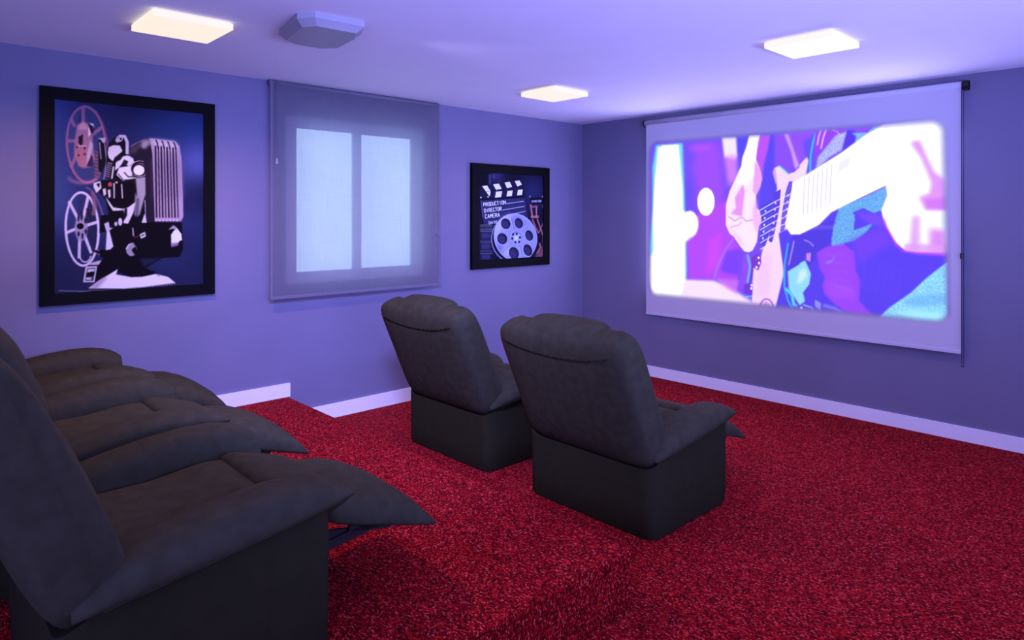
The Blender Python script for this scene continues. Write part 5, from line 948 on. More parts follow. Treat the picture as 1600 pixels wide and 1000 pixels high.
(190,186,252,0.8,1,0,"-978 1245 -973 1231 -971 1217 -974 1203 -980 1190 -989 1180 -1002 1172 -1016 1167 -1032 1165 -1049 1167 -1065 1171 -1081 1179 -1095 1189 -1106 1201 -1115 1214 -1120 1228 -1121 1243 -1119 1256 -1113 1268 -1104 1279 -1092 1287 -1077 1292 -1061 1294 -1045 1293 -1028 1288 -1012 1281 -998 1271 -987 1259"),
(22,16,48,0.8,1,0,"-981 1248 -976 1234 -974 1221 -976 1208 -982 1196 -990 1186 -1001 1179 -1015 1174 -1030 1172 -1045 1174 -1061 1178 -1075 1186 -1088 1195 -1099 1207 -1107 1219 -1112 1233 -1113 1246 -1111 1259 -1106 1271 -1097 1281 -1086 1288 -1073 1293 -1058 1295 -1043 1293 -1027 1289 -1013 1282 -1000 1273 -989 1261"),
(46,38,98,4,1,0,"-1002 1238 -998 1227 -996 1216 -998 1205 -1002 1196 -1009 1188 -1018 1182 -1028 1178 -1040 1177 -1053 1178 -1065 1182 -1077 1188 -1087 1196 -1096 1205 -1103 1215 -1107 1227 -1108 1238 -1106 1248 -1102 1258 -1096 1266 -1087 1272 -1076 1275 -1064 1277 -1052 1276 -1040 1272 -1028 1266 -1017 1258 -1008 1249"),
(190,186,252,0.8,1,0,"-1136 1392 -1131 1379 -1130 1366 -1133 1353 -1140 1342 -1149 1332 -1162 1324 -1176 1319 -1192 1317 -1208 1318 -1224 1322 -1239 1328 -1252 1337 -1263 1347 -1270 1359 -1275 1372 -1276 1385 -1273 1398 -1266 1409 -1257 1419 -1245 1426 -1231 1432 -1215 1434 -1199 1433 -1183 1430 -1168 1424 -1154 1415 -1144 1404"),
(22,16,48,0.8,1,0,"-1138 1395 -1134 1383 -1133 1370 -1136 1358 -1141 1347 -1150 1338 -1162 1331 -1175 1326 -1189 1324 -1205 1325 -1219 1329 -1233 1335 -1246 1343 -1256 1353 -1263 1364 -1267 1377 -1268 1389 -1265 1401 -1260 1411 -1251 1421 -1240 1428 -1227 1433 -1212 1435 -1197 1434 -1182 1431 -1168 1425 -1156 1417 -1146 1407"),
(46,38,98,4,1,0,"-1159 1385 -1155 1375 -1155 1365 -1157 1355 -1161 1346 -1168 1339 -1177 1333 -1188 1329 -1199 1327 -1211 1328 -1223 1331 -1235 1336 -1244 1343 -1253 1351 -1258 1361 -1262 1371 -1263 1381 -1261 1390 -1256 1399 -1250 1407 -1241 1412 -1230 1416 -1219 1418 -1206 1417 -1195 1415 -1183 1410 -1173 1403 -1165 1395"),
(170,165,245,1,1,0,"-924 1402 -921 1386 -921 1371 -926 1356 -935 1342 -947 1331 -962 1323 -980 1319 -998 1317 -1017 1320 -1035 1326 -1052 1334 -1066 1346 -1078 1360 -1085 1375 -1089 1390 -1088 1406 -1084 1421 -1075 1434 -1063 1445 -1048 1453 -1031 1458 -1012 1459 -994 1457 -975 1452 -958 1443 -944 1431 -932 1418"),
(100,94,205,1,1,0,"-929 1401 -926 1386 -926 1372 -931 1358 -939 1345 -950 1335 -964 1328 -980 1324 -997 1322 -1014 1325 -1031 1330 -1046 1338 -1059 1349 -1069 1362 -1076 1376 -1080 1390 -1079 1405 -1075 1419 -1067 1431 -1056 1441 -1043 1448 -1027 1453 -1010 1454 -993 1452 -976 1447 -960 1439 -947 1428 -936 1415"),
(150,145,235,2,1,0,"-944 1393 -941 1381 -941 1369 -944 1357 -950 1347 -959 1339 -970 1333 -982 1329 -996 1329 -1009 1331 -1023 1335 -1035 1342 -1045 1351 -1054 1362 -1059 1373 -1062 1385 -1062 1397 -1059 1409 -1053 1419 -1045 1427 -1034 1433 -1022 1437 -1008 1438 -995 1436 -981 1432 -969 1425 -958 1416 -950 1405"),
(24,18,56,0.6,1,0,"-1039 1421 -1041 1415 -1047 1410 -1055 1409 -1062 1411 -1068 1415 -1070 1421 -1068 1427 -1062 1432 -1055 1433 -1047 1431 -1041 1427"),
(24,18,56,0.6,1,0,"-991 1424 -993 1418 -999 1413 -1007 1412 -1015 1414 -1020 1418 -1022 1424 -1020 1431 -1015 1435 -1007 1436 -999 1435 -993 1430"),
(24,18,56,0.6,1,0,"-946 1387 -948 1381 -954 1377 -962 1375 -969 1377 -975 1382 -977 1388 -975 1394 -969 1398 -962 1400 -954 1398 -948 1393"),
(24,18,56,0.6,1,0,"-956 1344 -958 1338 -964 1333 -972 1332 -979 1334 -985 1338 -987 1345 -985 1351 -979 1355 -972 1356 -964 1355 -958 1350"),
(24,18,56,0.6,1,0,"-1008 1341 -1010 1335 -1015 1331 -1023 1329 -1031 1331 -1036 1336 -1038 1342 -1036 1348 -1031 1352 -1023 1354 -1015 1352 -1010 1347"),
(24,18,56,0.6,1,0,"-1052 1379 -1054 1373 -1059 1369 -1067 1367 -1075 1369 -1080 1374 -1082 1380 -1080 1386 -1075 1390 -1067 1392 -1059 1390 -1054 1385"),
(185,180,250,1,1,0,"-985 1383 -986 1378 -987 1373 -991 1369 -995 1365 -999 1363 -1005 1361 -1010 1361 -1016 1362 -1021 1363 -1026 1366 -1030 1370 -1033 1374 -1035 1379 -1036 1384 -1035 1389 -1033 1394 -1030 1398 -1026 1401 -1021 1404 -1016 1405 -1010 1406 -1005 1405 -999 1403 -995 1401 -991 1397 -987 1393 -986 1388"),
(40,34,90,0,1,0,"-1001 1396 -1003 1393 -1007 1392 -1011 1393 -1012 1396 -1011 1399 -1007 1401 -1003 1399"),
(40,34,90,0,1,0,"-1026 1381 -1027 1377 -1031 1376 -1035 1378 -1037 1381 -1035 1384 -1031 1385 -1027 1384"),
(40,34,90,0,1,0,"-984 1367 -985 1364 -989 1363 -993 1364 -995 1368 -993 1371 -989 1372 -985 1371")]

# prints hang in violet light; the paper itself carries more neutral, brighter inks
def ink(arr):
    lin = np.where(arr <= 0.04045, arr / 12.92, ((arr + 0.055) / 1.055) ** 2.4)
    lin = np.clip(lin / np.array(INK_LIGHT, np.float32), 0, 0.9)
    return np.where(lin <= 0.0031308, lin * 12.92, 1.055 * lin ** (1 / 2.4) - 0.055)
INK_LIGHT = (0.72, 0.56, 1.2)

def print_mat(name, im):
    m = mat(name, (0.5, 0.5, 0.5), 0.6, spec=0.03)
    t = nn(m, 'ShaderNodeTexImage'); t.image = im; t.extension = 'EXTEND'
    lk(m, t.outputs['Color'], m.node_tree.nodes['Principled BSDF'].inputs['Base Color'])
    return m

def framed(name, label, y0, y1, z0, z1, fw, art, key):
    t = thing(name, label, 'picture', (0, (y0 + y1) / 2, (z0 + z1) / 2))
    cy, cz = (y0 + y1) / 2, (z0 + z1) / 2
    hy, hz = (y1 - y0) / 2, (z1 - z0) / 2
    D = 0.035
    # mitred frame bars, each one its own piece
    def bar(p):
        bm = bmesh.new()
        a = [bm.verts.new((0.0, y, z)) for y, z in p]; b = [bm.verts.new((D - (0.006 if i in (2, 3) else 0.0), y, z)) for i, (y, z) in enumerate(p)]
        for i in range(4): bm.faces.new((a[i], a[(i + 1) % 4], b[(i + 1) % 4], b[i]))
        bm.faces.new(a[::-1]); bm.faces.new(b)
        link_mesh('frame_bar', bm, M_BLACK, t)
    iy, iz = hy - fw, hz - fw
    bar([(-hy, hz), (hy, hz), (iy, iz), (-iy, iz)])
    bar([(hy, hz), (hy, -hz), (iy, -iz), (iy, iz)])
    bar([(hy, -hz), (-hy, -hz), (-iy, -iz), (iy, -iz)])
    bar([(-hy, -hz), (-hy, hz), (-iy, iz), (-iy, -iz)])
    boxobj('backing_board', (0.001, 0.014, -iy - 0.02, iy + 0.02, -iz - 0.02, iz + 0.02), M_BLACK, t)
    im = to_image(key, ink(raster(art, cy - iy, cz - iz, 2 * iy, 2 * iz, 2.0)))
    picture_panel('print', [(0.018, -iy, -iz), (0.018, iy, -iz), (0.018, iy, iz), (0.018, -iy, iz)], print_mat(key, im), t)
    return t
framed('framed_poster', 'large black-framed poster of a vintage reel film projector on blue, left of the window', -4.939, -3.929, 1.059, 2.382, 0.073, POSTER1_ART, 'projector_print')
framed('framed_poster', 'smaller black-framed poster of a clapperboard and silver film reel, right of the window', -1.595, -0.547, 1.10, 2.102, 0.085, POSTER2_ART, 'clapperboard_print')

# ------------------------------------------------------------------ roller blind over the window
def cloth_blind():
    m = bpy.data.materials.new('translucent_blind_weave'); m.use_nodes = True
    nt = m.node_tree; nt.nodes.clear()
    out = nt.nodes.new('ShaderNodeOutputMaterial')
    tc = nt.nodes.new('ShaderNodeTexCoord')
    def stripes(sc, lo, hi):
        mp = nt.nodes.new('ShaderNodeMapping'); mp.inputs['Scale'].default_value = sc
        n = nt.nodes.new('ShaderNodeTexNoise'); n.inputs['Scale'].default_value = 1.0; n.inputs['Detail'].default_value = 2
        nt.links.new(tc.outputs['Object'], mp.inputs[0]); nt.links.new(mp.outputs[0], n.inputs['Vector'])
        r = nt.nodes.new('ShaderNodeMapRange'); r.inputs['From Min'].default_value = 0.3; r.inputs['From Max'].default_value = 0.7
        r.inputs['To Min'].default_value = lo; r.inputs['To Max'].default_value = hi
        nt.links.new(n.outputs['Fac'], r.inputs['Value'])
        return r
    a = stripes((1, 130, 5), 0.95, 1.05); b = stripes((1, 5, 130), 0.97, 1.03)
    mu = nt.nodes.new('ShaderNodeMath'); mu.operation = 'MULTIPLY'
    nt.links.new(a.outputs[0], mu.inputs[0]); nt.links.new(b.outputs[0], mu.inputs[1])
    def tint(c):
        v = nt.nodes.new('ShaderNodeVectorMath'); v.operation = 'SCALE'; v.inputs[0].default_value = c
        nt.links.new(mu.outputs[0], v.inputs['Scale']); return v
    dif = nt.nodes.new('ShaderNodeBsdfDiffuse'); trl = nt.nodes.new('ShaderNodeBsdfTranslucent'); trp = nt.nodes.new('ShaderNodeBsdfTransparent')
    nt.links.new(tint((0.20, 0.195, 0.24)).outputs[0], dif.inputs['Color'])
    nt.links.new(tint((0.42, 0.42, 0.46)).outputs[0], trl.inputs['Color'])
    m1 = nt.nodes.new('ShaderNodeMixShader'); m1.inputs[0].default_value = 0.45
    nt.links.new(dif.outputs[0], m1.inputs[1]); nt.links.new(trl.outputs[0], m1.inputs[2])
    m2 = nt.nodes.new('ShaderNodeMixShader')
    k = nt.nodes.new('ShaderNodeMath'); k.operation = 'MULTIPLY'; k.inputs[1].default_value = 0.205
    nt.links.new(mu.outputs[0], k.inputs[0]); nt.links.new(k.outputs[0], m2.inputs[0])
    nt.links.new(m1.outputs[0], m2.inputs[1]); nt.links.new(trp.outputs[0], m2.inputs[2])
    nt.links.new(m2.outputs[0], out.inputs[0])
    return m
M_BLIND = cloth_blind()
bl = thing('roller_blind', 'pale translucent fabric roller blind drawn over the daylit window', 'blind', (0.07, -2.775, 1.0))
bm = bmesh.new()
ny, nz = 24, 24
g = [[bm.verts.new((0.004 * math.sin(i * 0.9) * (1 - j / nz) * 0.6, -0.775 + 1.55 * i / ny, 0.0 + 1.60 * j / nz)) for j in range(nz + 1)] for i in range(ny + 1)]
for i in range(ny):
    for j in range(nz): bm.faces.new((g[i][j], g[i + 1][j], g[i + 1][j + 1], g[i][j + 1]))
link_mesh('blind_fabric', bm, M_BLIND, bl, smooth=True)
M_HEM = noisy('blind_hem_tape', (0.13, 0.128, 0.17), (0.15, 0.145, 0.19), 40, 0.8, 0.1, 0.0005)
boxobj('bottom_bar', (-0.006, 0.008, -0.778, 0.778, -0.014, 0.010), M_HEM, bl, bev=0.002)
bm = bmesh.new(); cyl(bm, (-0.02, -0.775, 1.585), (-0.02, 0.775, 1.585), 0.022)
link_mesh('roller', bm, M_HEM, bl, smooth=True)
for s in (-1, 1): boxobj('side_guide', (0.0015, 0.004, s * 0.765 - 0.009, s * 0.765 + 0.009, 0.01, 1.60), M_HEM, bl)
bm = bmesh.new(); cyl(bm, (0.014, -0.735, 1.60), (0.014, -0.735, 1.02), 0.0035, 8)
cyl(bm, (0.014, -0.724, 1.60), (0.014, -0.724, 1.02), 0.0035, 8)
cd = link_mesh('pull_cord', bm, M_HEM, bl)
bm = bmesh.new(); cyl(bm, (0.014, -0.73, 1.03), (0.014, -0.73, 0.985), 0.005, 10, 0.011)
link_mesh('cord_weight', bm, M_GREYP, cd, smooth=False)
boxobj('cord_clip', (0.004, 0.012, 0.725, 0.765, 0.425, 0.445), M_HEM, bl, bev=0.002)

# ------------------------------------------------------------------ projection screen
sc_t = thing('projection_screen', 'white pull-down projection screen showing a guitarist, hung on the right-hand wall', 'screen', (2.24, -0.065, 0.64))
IX0, IX1, IZ0, IZ1 = 0.901, 3.584, 0.643, 2.53
arr = raster(SCREEN_ART, IX0, IZ0, IX1 - IX0, IZ1 - IZ0, 3.0)
# soft-edged picture area of the beamer
nyy, nxx = arr.shape[:2]
gx = IX0 + (np.arange(nxx) + 0.5) * 0.003; gz = IZ0 + (np.arange(nyy) + 0.5) * 0.003
GX, GZ = np.meshgrid(gx, gz)
def edge(d, w): return np.clip(d / w + 0.5, 0, 1) ** 2 * (3 - 2 * np.clip(d / w + 0.5, 0, 1))
tx = (GX - 0.95) / (3.48 - 0.95)
zt = 2.325 + (2.292 - 2.325) * tx; zb = 0.825 + (0.842 - 0.825) * tx
xr = 3.475 + 0.03 * (2.3 - GZ) / 1.5
r_ = 0.09                                             # rounded corners
dx = np.minimum(GX - 0.945, xr - GX); dz = np.minimum(zt - GZ, GZ - zb)
cxn = np.clip(r_ - dx, 0, None); czn = np.clip(r_ - dz, 0, None)
dist = np.where((cxn > 0) & (czn > 0), r_ - np.hypot(cxn, czn), np.minimum(dx, dz))
mask = edge(dist, 0.075)[..., None]
for ax_ in (0, 1):                                    # slight defocus of the beamer
    arr = (np.roll(arr, 1, ax_) + 2 * arr + np.roll(arr, -1, ax_)) / 4
img_screen = to_image('projected_frame', arr * (mask ** 0.7))
img_mask = to_image('projected_area', np.repeat(mask, 3, 2))
M_SCREEN = mat('screen_cloth_with_projection', (0.55, 0.54, 0.60), 0.8, spec=0.2)
b = M_SCREEN.node_tree.nodes['Principled BSDF']
ti = nn(M_SCREEN, 'ShaderNodeTexImage'); ti.image = img_screen; ti.extension = 'EXTEND'
bw = nn(M_SCREEN, 'ShaderNodeRGBToBW'); lk(M_SCREEN, ti.outputs['Color'], bw.inputs[0])
pw = nn(M_SCREEN, 'ShaderNodeMapRange'); pw.interpolation_type = 'SMOOTHSTEP'; pw.inputs['From Min'].default_value = 0.90; pw.inputs['From Max'].default_value = 1.0; lk(M_SCREEN, bw.outputs[0], pw.inputs['Value'])
# the burnt-out whites of the beamed picture throw most of the room's violet light
hot = nn(M_SCREEN, 'ShaderNodeVectorMath', operation='SCALE'); hot.inputs[0].default_value = (7.0, 6.8, 20.0)
lk(M_SCREEN, pw.outputs[0], hot.inputs['Scale'])
dim = nn(M_SCREEN, 'ShaderNodeVectorMath', operation='SCALE'); dim.inputs['Scale'].default_value = 0.80
lk(M_SCREEN, ti.outputs['Color'], dim.inputs[0])
# picture pixels tint what the cloth reflects inside the beamed area
tm = nn(M_SCREEN, 'ShaderNodeTexImage'); tm.image = img_mask; tm.extension = 'EXTEND'
img_mask.colorspace_settings.name = 'Non-Color'
half = nn(M_SCREEN, 'ShaderNodeVectorMath', operation='SCALE'); half.inputs['Scale'].default_value = 0.42
lk(M_SCREEN, ti.outputs['Color'], half.inputs[0])
cm = nn(M_SCREEN, 'ShaderNodeMix', data_type='RGBA'); cm.inputs[6].default_value = (0.55, 0.54, 0.60, 1)
lk(M_SCREEN, tm.outputs['Color'], cm.inputs[0]); lk(M_SCREEN, half.outputs[0], cm.inputs[7]); lk(M_SCREEN, cm.outputs[2], b.inputs['Base Color'])
tot = nn(M_SCREEN, 'ShaderNodeVectorMath', operation='ADD')
lk(M_SCREEN, hot.outputs[0], tot.inputs[0]); lk(M_SCREEN, dim.outputs[0], tot.inputs[1])
lk(M_SCREEN, tot.outputs[0], b.inputs['Emission Color']); b.inputs['Emission Strength'].default_value = 1.0
hw = (IX1 - IX0) / 2
ox = (IX0 + IX1) / 2 - 2.24
hz = IZ1 - IZ0
picture_panel('screen_cloth', [(ox - hw, 0, 0.003), (ox + hw, 0, 0.003), (ox + hw, 0, hz), (ox - hw, 0, hz)], M_SCREEN, sc_t)
M_SCLOTH = noisy('screen_cloth_plain', (0.55, 0.54, 0.60), (0.56, 0.55, 0.61), 10, 0.8, 0.03, 0.0005)
boxobj('bottom_bar', (ox - hw, ox + hw, -0.006, 0.008, -0.014, 0.012), M_SCLOTH, sc_t, bev=0.003)
bm = bmesh.new(); cyl(bm, (ox - hw - 0.02, 0.022, hz), (ox + hw + 0.005, 0.022, hz), 0.030, 28)
link_mesh('roller_tube', bm, M_SCLOTH, sc_t, smooth=True)
for s, w in ((-1, 0.012), (1, 0.035)):
    x0 = ox + s * (hw + (0.02 if s < 0 else 0.005))
    bm = bmesh.new(); cyl(bm, (x0, 0.022, hz), (x0 + s * w, 0.022, hz), 0.034, 28)
    box(bm, min(x0, x0 + s * w), max(x0, x0 + s * w), 0.022, 0.060, hz - 0.034, hz + 0.034)
    link_mesh('end_bracket', bm, M_PLASTIC, sc_t)
# beaded pull chain
bm = bmesh.new()
zc = 0.0
cx0 = ox + hw + 0.012
pts = []
for sgn in (-1, 1):
    for k in range(165):
        pts.append((cx0 + sgn * 0.006, -0.012, hz - 0.03 - k * 0.0119))
for k in range(5):
    a = math.pi * (k + 0.5) / 5
    pts.append((cx0 + 0.006 * math.cos(a), -0.012, hz - 0.03 - 164 * 0.0119 - 0.006 * math.sin(a)))
for p in pts:
    r = bmesh.ops.create_icosphere(bm, subdivisions=1, radius=0.0034)
    for v in r['verts']: v.co += Vector(p)
for sgn in (-1, 1): cyl(bm, (cx0 + sgn * 0.006, -0.012, hz - 0.02), (cx0 + sgn * 0.006, -0.012, hz - 0.03 - 164 * 0.0119), 0.0012, 6)
me = bpy.data.meshes.new('bead_chain'); bm.to_mesh(me); bm.free(); me.materials.append(M_PLASTIC)
ch = bpy.data.objects.new('bead_chain', me); COL.objects.link(ch); ch.parent = sc_t; ch['kind'] = 'stuff'
bm = bmesh.new(); cyl(bm, (cx0 - 0.006, -0.012, 0.66), (cx0 - 0.006, -0.012, 0.70), 0.009, 12)
link_mesh('chain_connector', bm, M_PLASTIC, sc_t)

# ------------------------------------------------------------------ ceiling lights
M_DIFF = mat('warm_opal_diffuser', (0.15, 0.15, 0.14), 0.5, emit=(1.0, 0.87, 0.69), estr=0.97)
LIGHTS = ((1.145, -4.485, 'glowing warm square ceiling light at far left, beside the grey ceiling projector'),
          (3.235, -1.72, 'glowing warm square ceiling light at right, in front of the projection screen'),
          (1.145, -1.655, 'glowing warm square ceiling light nearest the room corner, smallest in view'))
cl0 = None
for x, y, lab in LIGHTS:
    if cl0 is None:
        t = thing('ceiling_light', lab, 'light', (x, y, H), group='square warm ceiling lights')
        bm = bmesh.new(); box(bm, -0.192, 0.192, -0.192, 0.192, -0.042, -0.008, bev=0.004)
        link_mesh('diffuser', bm, M_DIFF, t)
        boxobj('mounting_plate', (-0.15, 0.15, -0.15, 0.15, -0.008, 0.0), M_WHITEP, t)
        cl0 = t
    else:
        t = cl0.copy(); COL.objects.link(t); t.location = (x, y, H); t['label'] = lab
        for c in list(cl0.children):
            d = c.copy(); COL.objects.link(d); d.parent = t
    sd = bpy.data.lights.new('ceiling_lamp_glow', 'SPOT'); sd.energy = 80 if y < -4 else 19; sd.color = (1.0, 0.50, 0.36)
    sd.spot_size = math.radians(165); sd.spot_blend = 0.6; sd.shadow_soft_size = 0.03
    sl = bpy.data.objects.new('ceiling_lamp_glow', sd); COL.objects.link(sl); sl.location = (x, y, H - 0.09)

# ------------------------------------------------------------------ ceiling projector
pj = thing('ceiling_projector', 'low grey faceted projector box fixed to the ceiling above the poster and blind', 'projector', (1.58, -3.93, H))
bm = bmesh.new()
def pr(pts): return [Vector(p) for p in pts]
top = [(-0.20, -0.135), (0.14, -0.195), (0.22, -0.14), (0.24, 0.12), (0.10, 0.18), (-0.16, 0.215), (-0.25, 0.13), (-0.25, -0.04)]
loft(bm, [[Vector((x, y, 0.0)) for x, y in top], [Vector((x * 1.02, y * 1.02, -0.03)) for x, y in top], [Vector((x * 0.86, y * 0.82, -0.062)) for x, y in top]])
link_mesh('casing', bm, M_GREYP, pj)
bm = bmesh.new(); cyl(bm, (0.0, 0.15, -0.024), (0.0, 0.199, -0.024), 0.014, 20)
lens = link_mesh('lens_barrel', bm, M_PLASTIC, pj)
bm = bmesh.new(); cyl(bm, (0.0, 0.1992, -0.024), (0.0, 0.2002, -0.024), 0.011, 20)
link_mesh('lens_glass', bm, M_LENS, lens)
sp = bpy.data.lights.new('projector_beam', 'SPOT'); sp.energy = 20; sp.color = (0.62, 0.52, 1.0)
sp.spot_size = math.radians(62); sp.spot_blend = 1.0; sp.shadow_soft_size = 0.015
so = bpy.data.objects.new('projector_beam', sp); COL.objects.link(so); so.location = (1.62, -3.66, 2.50)
so.rotation_euler = (Vector((2.2, -0.07, 1.75)) - so.location).to_track_quat('-Z', 'Y').to_euler()

# ------------------------------------------------------------------ recliners
def make_recliner(label):
    t = thing('recliner', label, 'recliner', group='charcoal fabric recliners')
    # --- upholstered base with flared side panels
    def seam(y): return 0.345 + 0.075 * min(1, max(0, y / 0.10)) if y < 0.10 else 0.42 + (y - 0.10) * 0.14
    outline = []
    def arc(cx, cy, r, a0, a1, n=6):
        for i in range(n + 1):
            a = math.radians(a0 + (a1 - a0) * i / n); outline.append((cx + r * math.cos(a), cy + r * math.sin(a), 1))
    HW, YF = 0.437, 0.705
    arc(-HW + 0.07, 0.07, 0.07, 180, 270)
    for x in (-0.2, 0.0, 0.2): outline.append((x, 0, 1))
    arc(HW - 0.07, 0.07, 0.07, 270, 360)
    for y in (0.15, 0.25, 0.35, 0.45, 0.55, 0.62): outline.append((HW, y, 1))
    arc(HW - 0.02, YF - 0.02, 0.02, 0, 90, 3)
    outline += [(0.36, YF, 1), (0.30, YF, 2), (0.27, YF, 2), (0.268, YF - 0.012, 0), (-0.268, YF - 0.012, 0), (-0.27, YF, 2), (-0.30, YF, 2), (-0.36, YF, 1)]
    arc(-HW + 0.02, YF - 0.02, 0.02, 90, 180, 3)
    for y in (0.62, 0.55, 0.45, 0.35, 0.25, 0.15): outline.append((-HW, y, 1))
    def ring(ins, zf): return [Vector((x * (1 - ins), (y - 0.35) * (1 - ins) + 0.35, zf(x, y, h))) for x, y, h in outline]
    bm = bmesh.new()
    rings = [ring(0.03, lambda x, y, h: 0.0), ring(0.008, lambda x, y, h: 0.018)]
    for f in (0.35, 0.7, 1.0): rings.append(ring(0.0, lambda x, y, h, f=f: 0.018 + f * ((0.33, seam(y), 0.40)[int(h)] - 0.018)))
    vs = [[bm.verts.new(p) for p in r] for r in rings]
    n = len(outline)
    for a, b_ in zip(vs, vs[1:]):
        for i in range(n): bm.faces.new((a[i], a[(i + 1) % n], b_[(i + 1) % n], b_[i]))
    bm.faces.new(vs[0][::-1])
    c = bm.verts.new((0, 0.36, 0.33))
    for i in range(n): bm.faces.new((vs[-1][i], vs[-1][(i + 1) % n], c))
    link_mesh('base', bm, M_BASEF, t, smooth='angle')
    # --- arm pads
    for s in (-1, 1):
        bm = bmesh.new()
        #      y     outer seam  inner bottom  top    centre  half width
        secs = [(0.03, 0.392, 0.36, 0.425, 0.352, 0.092), (0.09, 0.408, 0.36, 0.470, 0.357, 0.104), (0.17, 0.422, 0.36, 0.504, 0.36, 0.110),
                (0.28, 0.438, 0.36, 0.528, 0.362, 0.113), (0.41, 0.455, 0.36, 0.550, 0.363, 0.115), (0.54, 0.472, 0.355, 0.562, 0.363, 0.116),
                (0.64, 0.486, 0.35, 0.558, 0.362, 0.115), (0.71, 0.497, 0.348, 0.544, 0.361, 0.112), (0.745, 0.500, 0.352, 0.530, 0.359, 0.107),
                (0.770, 0.500, 0.360, 0.514, 0.357, 0.100), (0.784, 0.494, 0.375, 0.502, 0.356, 0.090)]
        rings = []
        for y, zo, zi, zt, cx, hwid in secs:
            r = []
            N = 20
            for i in range(N + 1):
                a = math.pi * i / N
                u = sgp(math.cos(a), 0.62); w = abs(math.sin(a)) ** 0.72
                zb_ = zo + (zi - zo) * (1 - u) / 2
                r.append(Vector((s * (cx + hwid * u), y, zb_ + (zt - zb_) * w)))
            for i in (0.66, 0.33): r.append(Vector((s * (cx - hwid + 2 * hwid * (1 - i)), y, zo + (zi - zo) * i - 0.004)))
            rings.append(r)
        loft(bm, rings)
        link_mesh('armrest', bm, M_FABRIC, t, smooth=True)
        # welt cord along the outer seam
        bm = bmesh.new()
        prev = None
        for y, zo, zi, zt, cx, hwid in secs[1:-2]:
            p = (s * (cx + hwid - 0.003), y, zo - 0.003)
            if prev: cyl(bm, prev, p, 0.0042, 6)
            prev = p
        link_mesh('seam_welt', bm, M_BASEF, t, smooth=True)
    # --- seat
    bm = bmesh.new()
    def f(u, v, w):
        y = 0.37 + 0.30 * v
        return Vector((0.256 * u, y, 0.385 + 0.085 * w + 0.022 * math.sin(max(0, v) * 2.2) - 0.012 * (1 - u * u) * 0))
    pillow(bm, f, 0.28, 0.55)
    link_mesh('seat_cushion', bm, M_FABRIC, t, smooth=True)
    bm = bmesh.new()
    def f(u, v, w):
        y = 0.740 + 0.145 * v
        return Vector((0.254 * u, y, 0.405 - 0.045 * v + 0.078 * w))
    pillow(bm, f, 0.35, 0.7)
    link_mesh('leg_pad', bm, M_FABRIC, t, smooth=True)
    # --- footrest, raised
    bm = bmesh.new()
    rings = []
    for y, zb_, zt, hwid in ((0.80, 0.335, 0.385, 0.255), (0.83, 0.322, 0.412, 0.270), (0.90, 0.300, 0.420, 0.280), (0.98, 0.277, 0.408, 0.283),
                             (1.06, 0.252, 0.376, 0.284), (1.12, 0.233, 0.340, 0.284), (1.17, 0.217, 0.300, 0.282), (1.205, 0.206, 0.258, 0.279), (1.225, 0.199, 0.222, 0.274), (1.232, 0.197, 0.204, 0.268)):
        r = []
        N = 20
        for i in range(N + 1):
            a = math.pi * i / N
            r.append(Vector((hwid * sgp(math.cos(a), 0.8), y, zb_ + 0.012 + (zt - zb_ - 0.012) * abs(math.sin(a)) ** 0.62)))
        r += [Vector((-hwid * 0.98, y, zb_)), Vector((hwid * 0.98, y, zb_))]
        rings.append(r)
    loft(bm, rings)
    fr = link_mesh('footrest', bm, M_FABRIC, t, smooth=True)
    for s in (-1, 1):
        bm = bmesh.new()
        def bar(a, b, w=0.012, h=0.016):
            a, b = Vector(a), Vector(b); d = (b - a).normalized(); up = Vector((0, 0, 1)) - d * d.z; up.normalize(); sd = Vector((1, 0, 0))
            q = [[bm.verts.new(p + sd * x * w / 2 + up * z * h) for x, z in ((-1, -1), (1, -1), (1, 1), (-1, 1))] for p in (a, b)]
            for i in range(4): bm.faces.new((q[0][i], q[0][(i + 1) % 4], q[1][(i + 1) % 4], q[1][i]))
            bm.faces.new(q[0][::-1]); bm.faces.new(q[1])
        bar((s * 0.235, 0.66, 0.235), (s * 0.235, 1.0, 0.272)); bar((s * 0.222, 0.66, 0.31), (s * 0.222, 0.90, 0.26)); bar((s * 0.235, 0.88, 0.285), (s * 0.235, 1.05, 0.245), h=0.01)
        link_mesh('footrest_bracket', bm, M_STEEL, t)
    # --- reclined back:  x across, s up along the back, d forward from the rear face
    ca, sa = 0.923, 0.385
    def bk(x, s_, d): return Vector((x, -0.012 - s_ * sa + d * ca, 0.335 + s_ * ca + d * sa))
    bm = bmesh.new()
    def f(u, v, w):
        return bk(0.442 * u * (1 + 0.02 * v), 0.345 + 0.368 * v, 0.102 + 0.104 * w)
    pillow(bm, f, 0.22, 0.5, 56, 24)
    link_mesh('backrest', bm, M_FABRIC, t, smooth=True)
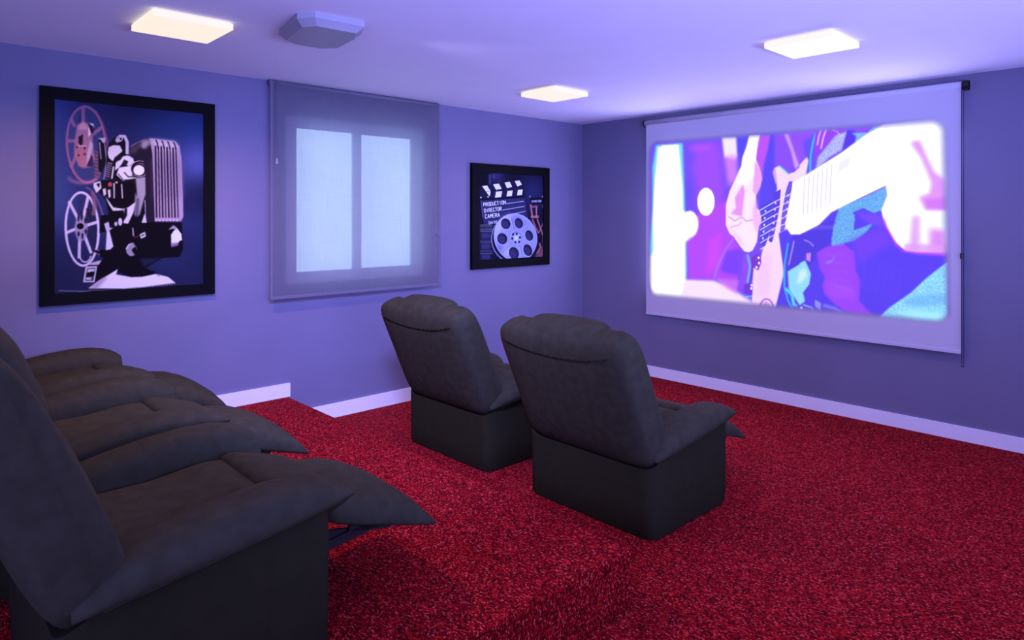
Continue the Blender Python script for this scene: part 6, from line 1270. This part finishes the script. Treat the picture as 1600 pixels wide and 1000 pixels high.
    for s in (-1, 1):
        bm = bmesh.new()
        def f(u, v, w):
            return bk(s * 0.348 + 0.082 * u, 0.345 + 0.362 * v - 0.012 * u * u * (v > 0) - (0.02 * max(0, s * u) if v > 0 else 0), 0.142 + 0.080 * w - 0.006 * v)
        pillow(bm, f, 0.38, 0.62, 32, 22)
        link_mesh('side_bolster', bm, M_FABRIC, t, smooth=True)
    bm = bmesh.new()
    def f(u, v, w): return bk(0.272 * u, 0.25 + 0.20 * v, 0.145 + 0.095 * w)
    pillow(bm, f, 0.3, 0.6)
    link_mesh('lumbar_cushion', bm, M_FABRIC, t, smooth=True)
    bm = bmesh.new()
    def f(u, v, w): return bk(0.282 * u, 0.575 + 0.160 * v - 0.012 * u * u, 0.132 + 0.112 * w)
    pillow(bm, f, 0.35, 0.6)
    link_mesh('headrest', bm, M_FABRIC, t, smooth=True)
    bm = bmesh.new(); prev = None
    for k in range(17):
        x = -0.375 + 0.75 * k / 16
        p = bk(x, 0.640 - 0.045 * (1 - (x / 0.375) ** 2), -0.001 + 0.012 * (abs(x) / 0.375) ** 6)
        if prev is not None: cyl(bm, prev, p, 0.0035, 6)
        prev = p
    link_mesh('crest_seam', bm, M_BASEF, t, smooth=True)
    return t

def copy_thing(root, loc, label):
    r = root.copy(); COL.objects.link(r); r.location = loc; r['label'] = label
    for c in list(root.children):
        d = c.copy(); COL.objects.link(d); d.parent = r
        for g_ in c.children:
            e_ = g_.copy(); COL.objects.link(e_); e_.parent = d
    return r
r0 = make_recliner('charcoal recliner on the lower floor, right one of the pair nearest the projection screen')
r0.location = (2.525, -2.89, 0)
copy_thing(r0, (1.30, -2.89, 0), 'charcoal recliner on the lower floor, left one of the pair in front of the window')
copy_thing(r0, (2.56, -5.33, STEP_Z), 'charcoal recliner largest in the left foreground, nearest of the back row on the platform')
copy_thing(r0, (1.525, -5.33, STEP_Z), 'charcoal recliner in the middle of the back row of three on the platform')
copy_thing(r0, (0.49, -5.33, STEP_Z), 'charcoal recliner of the back row next to the window wall, under the large poster')
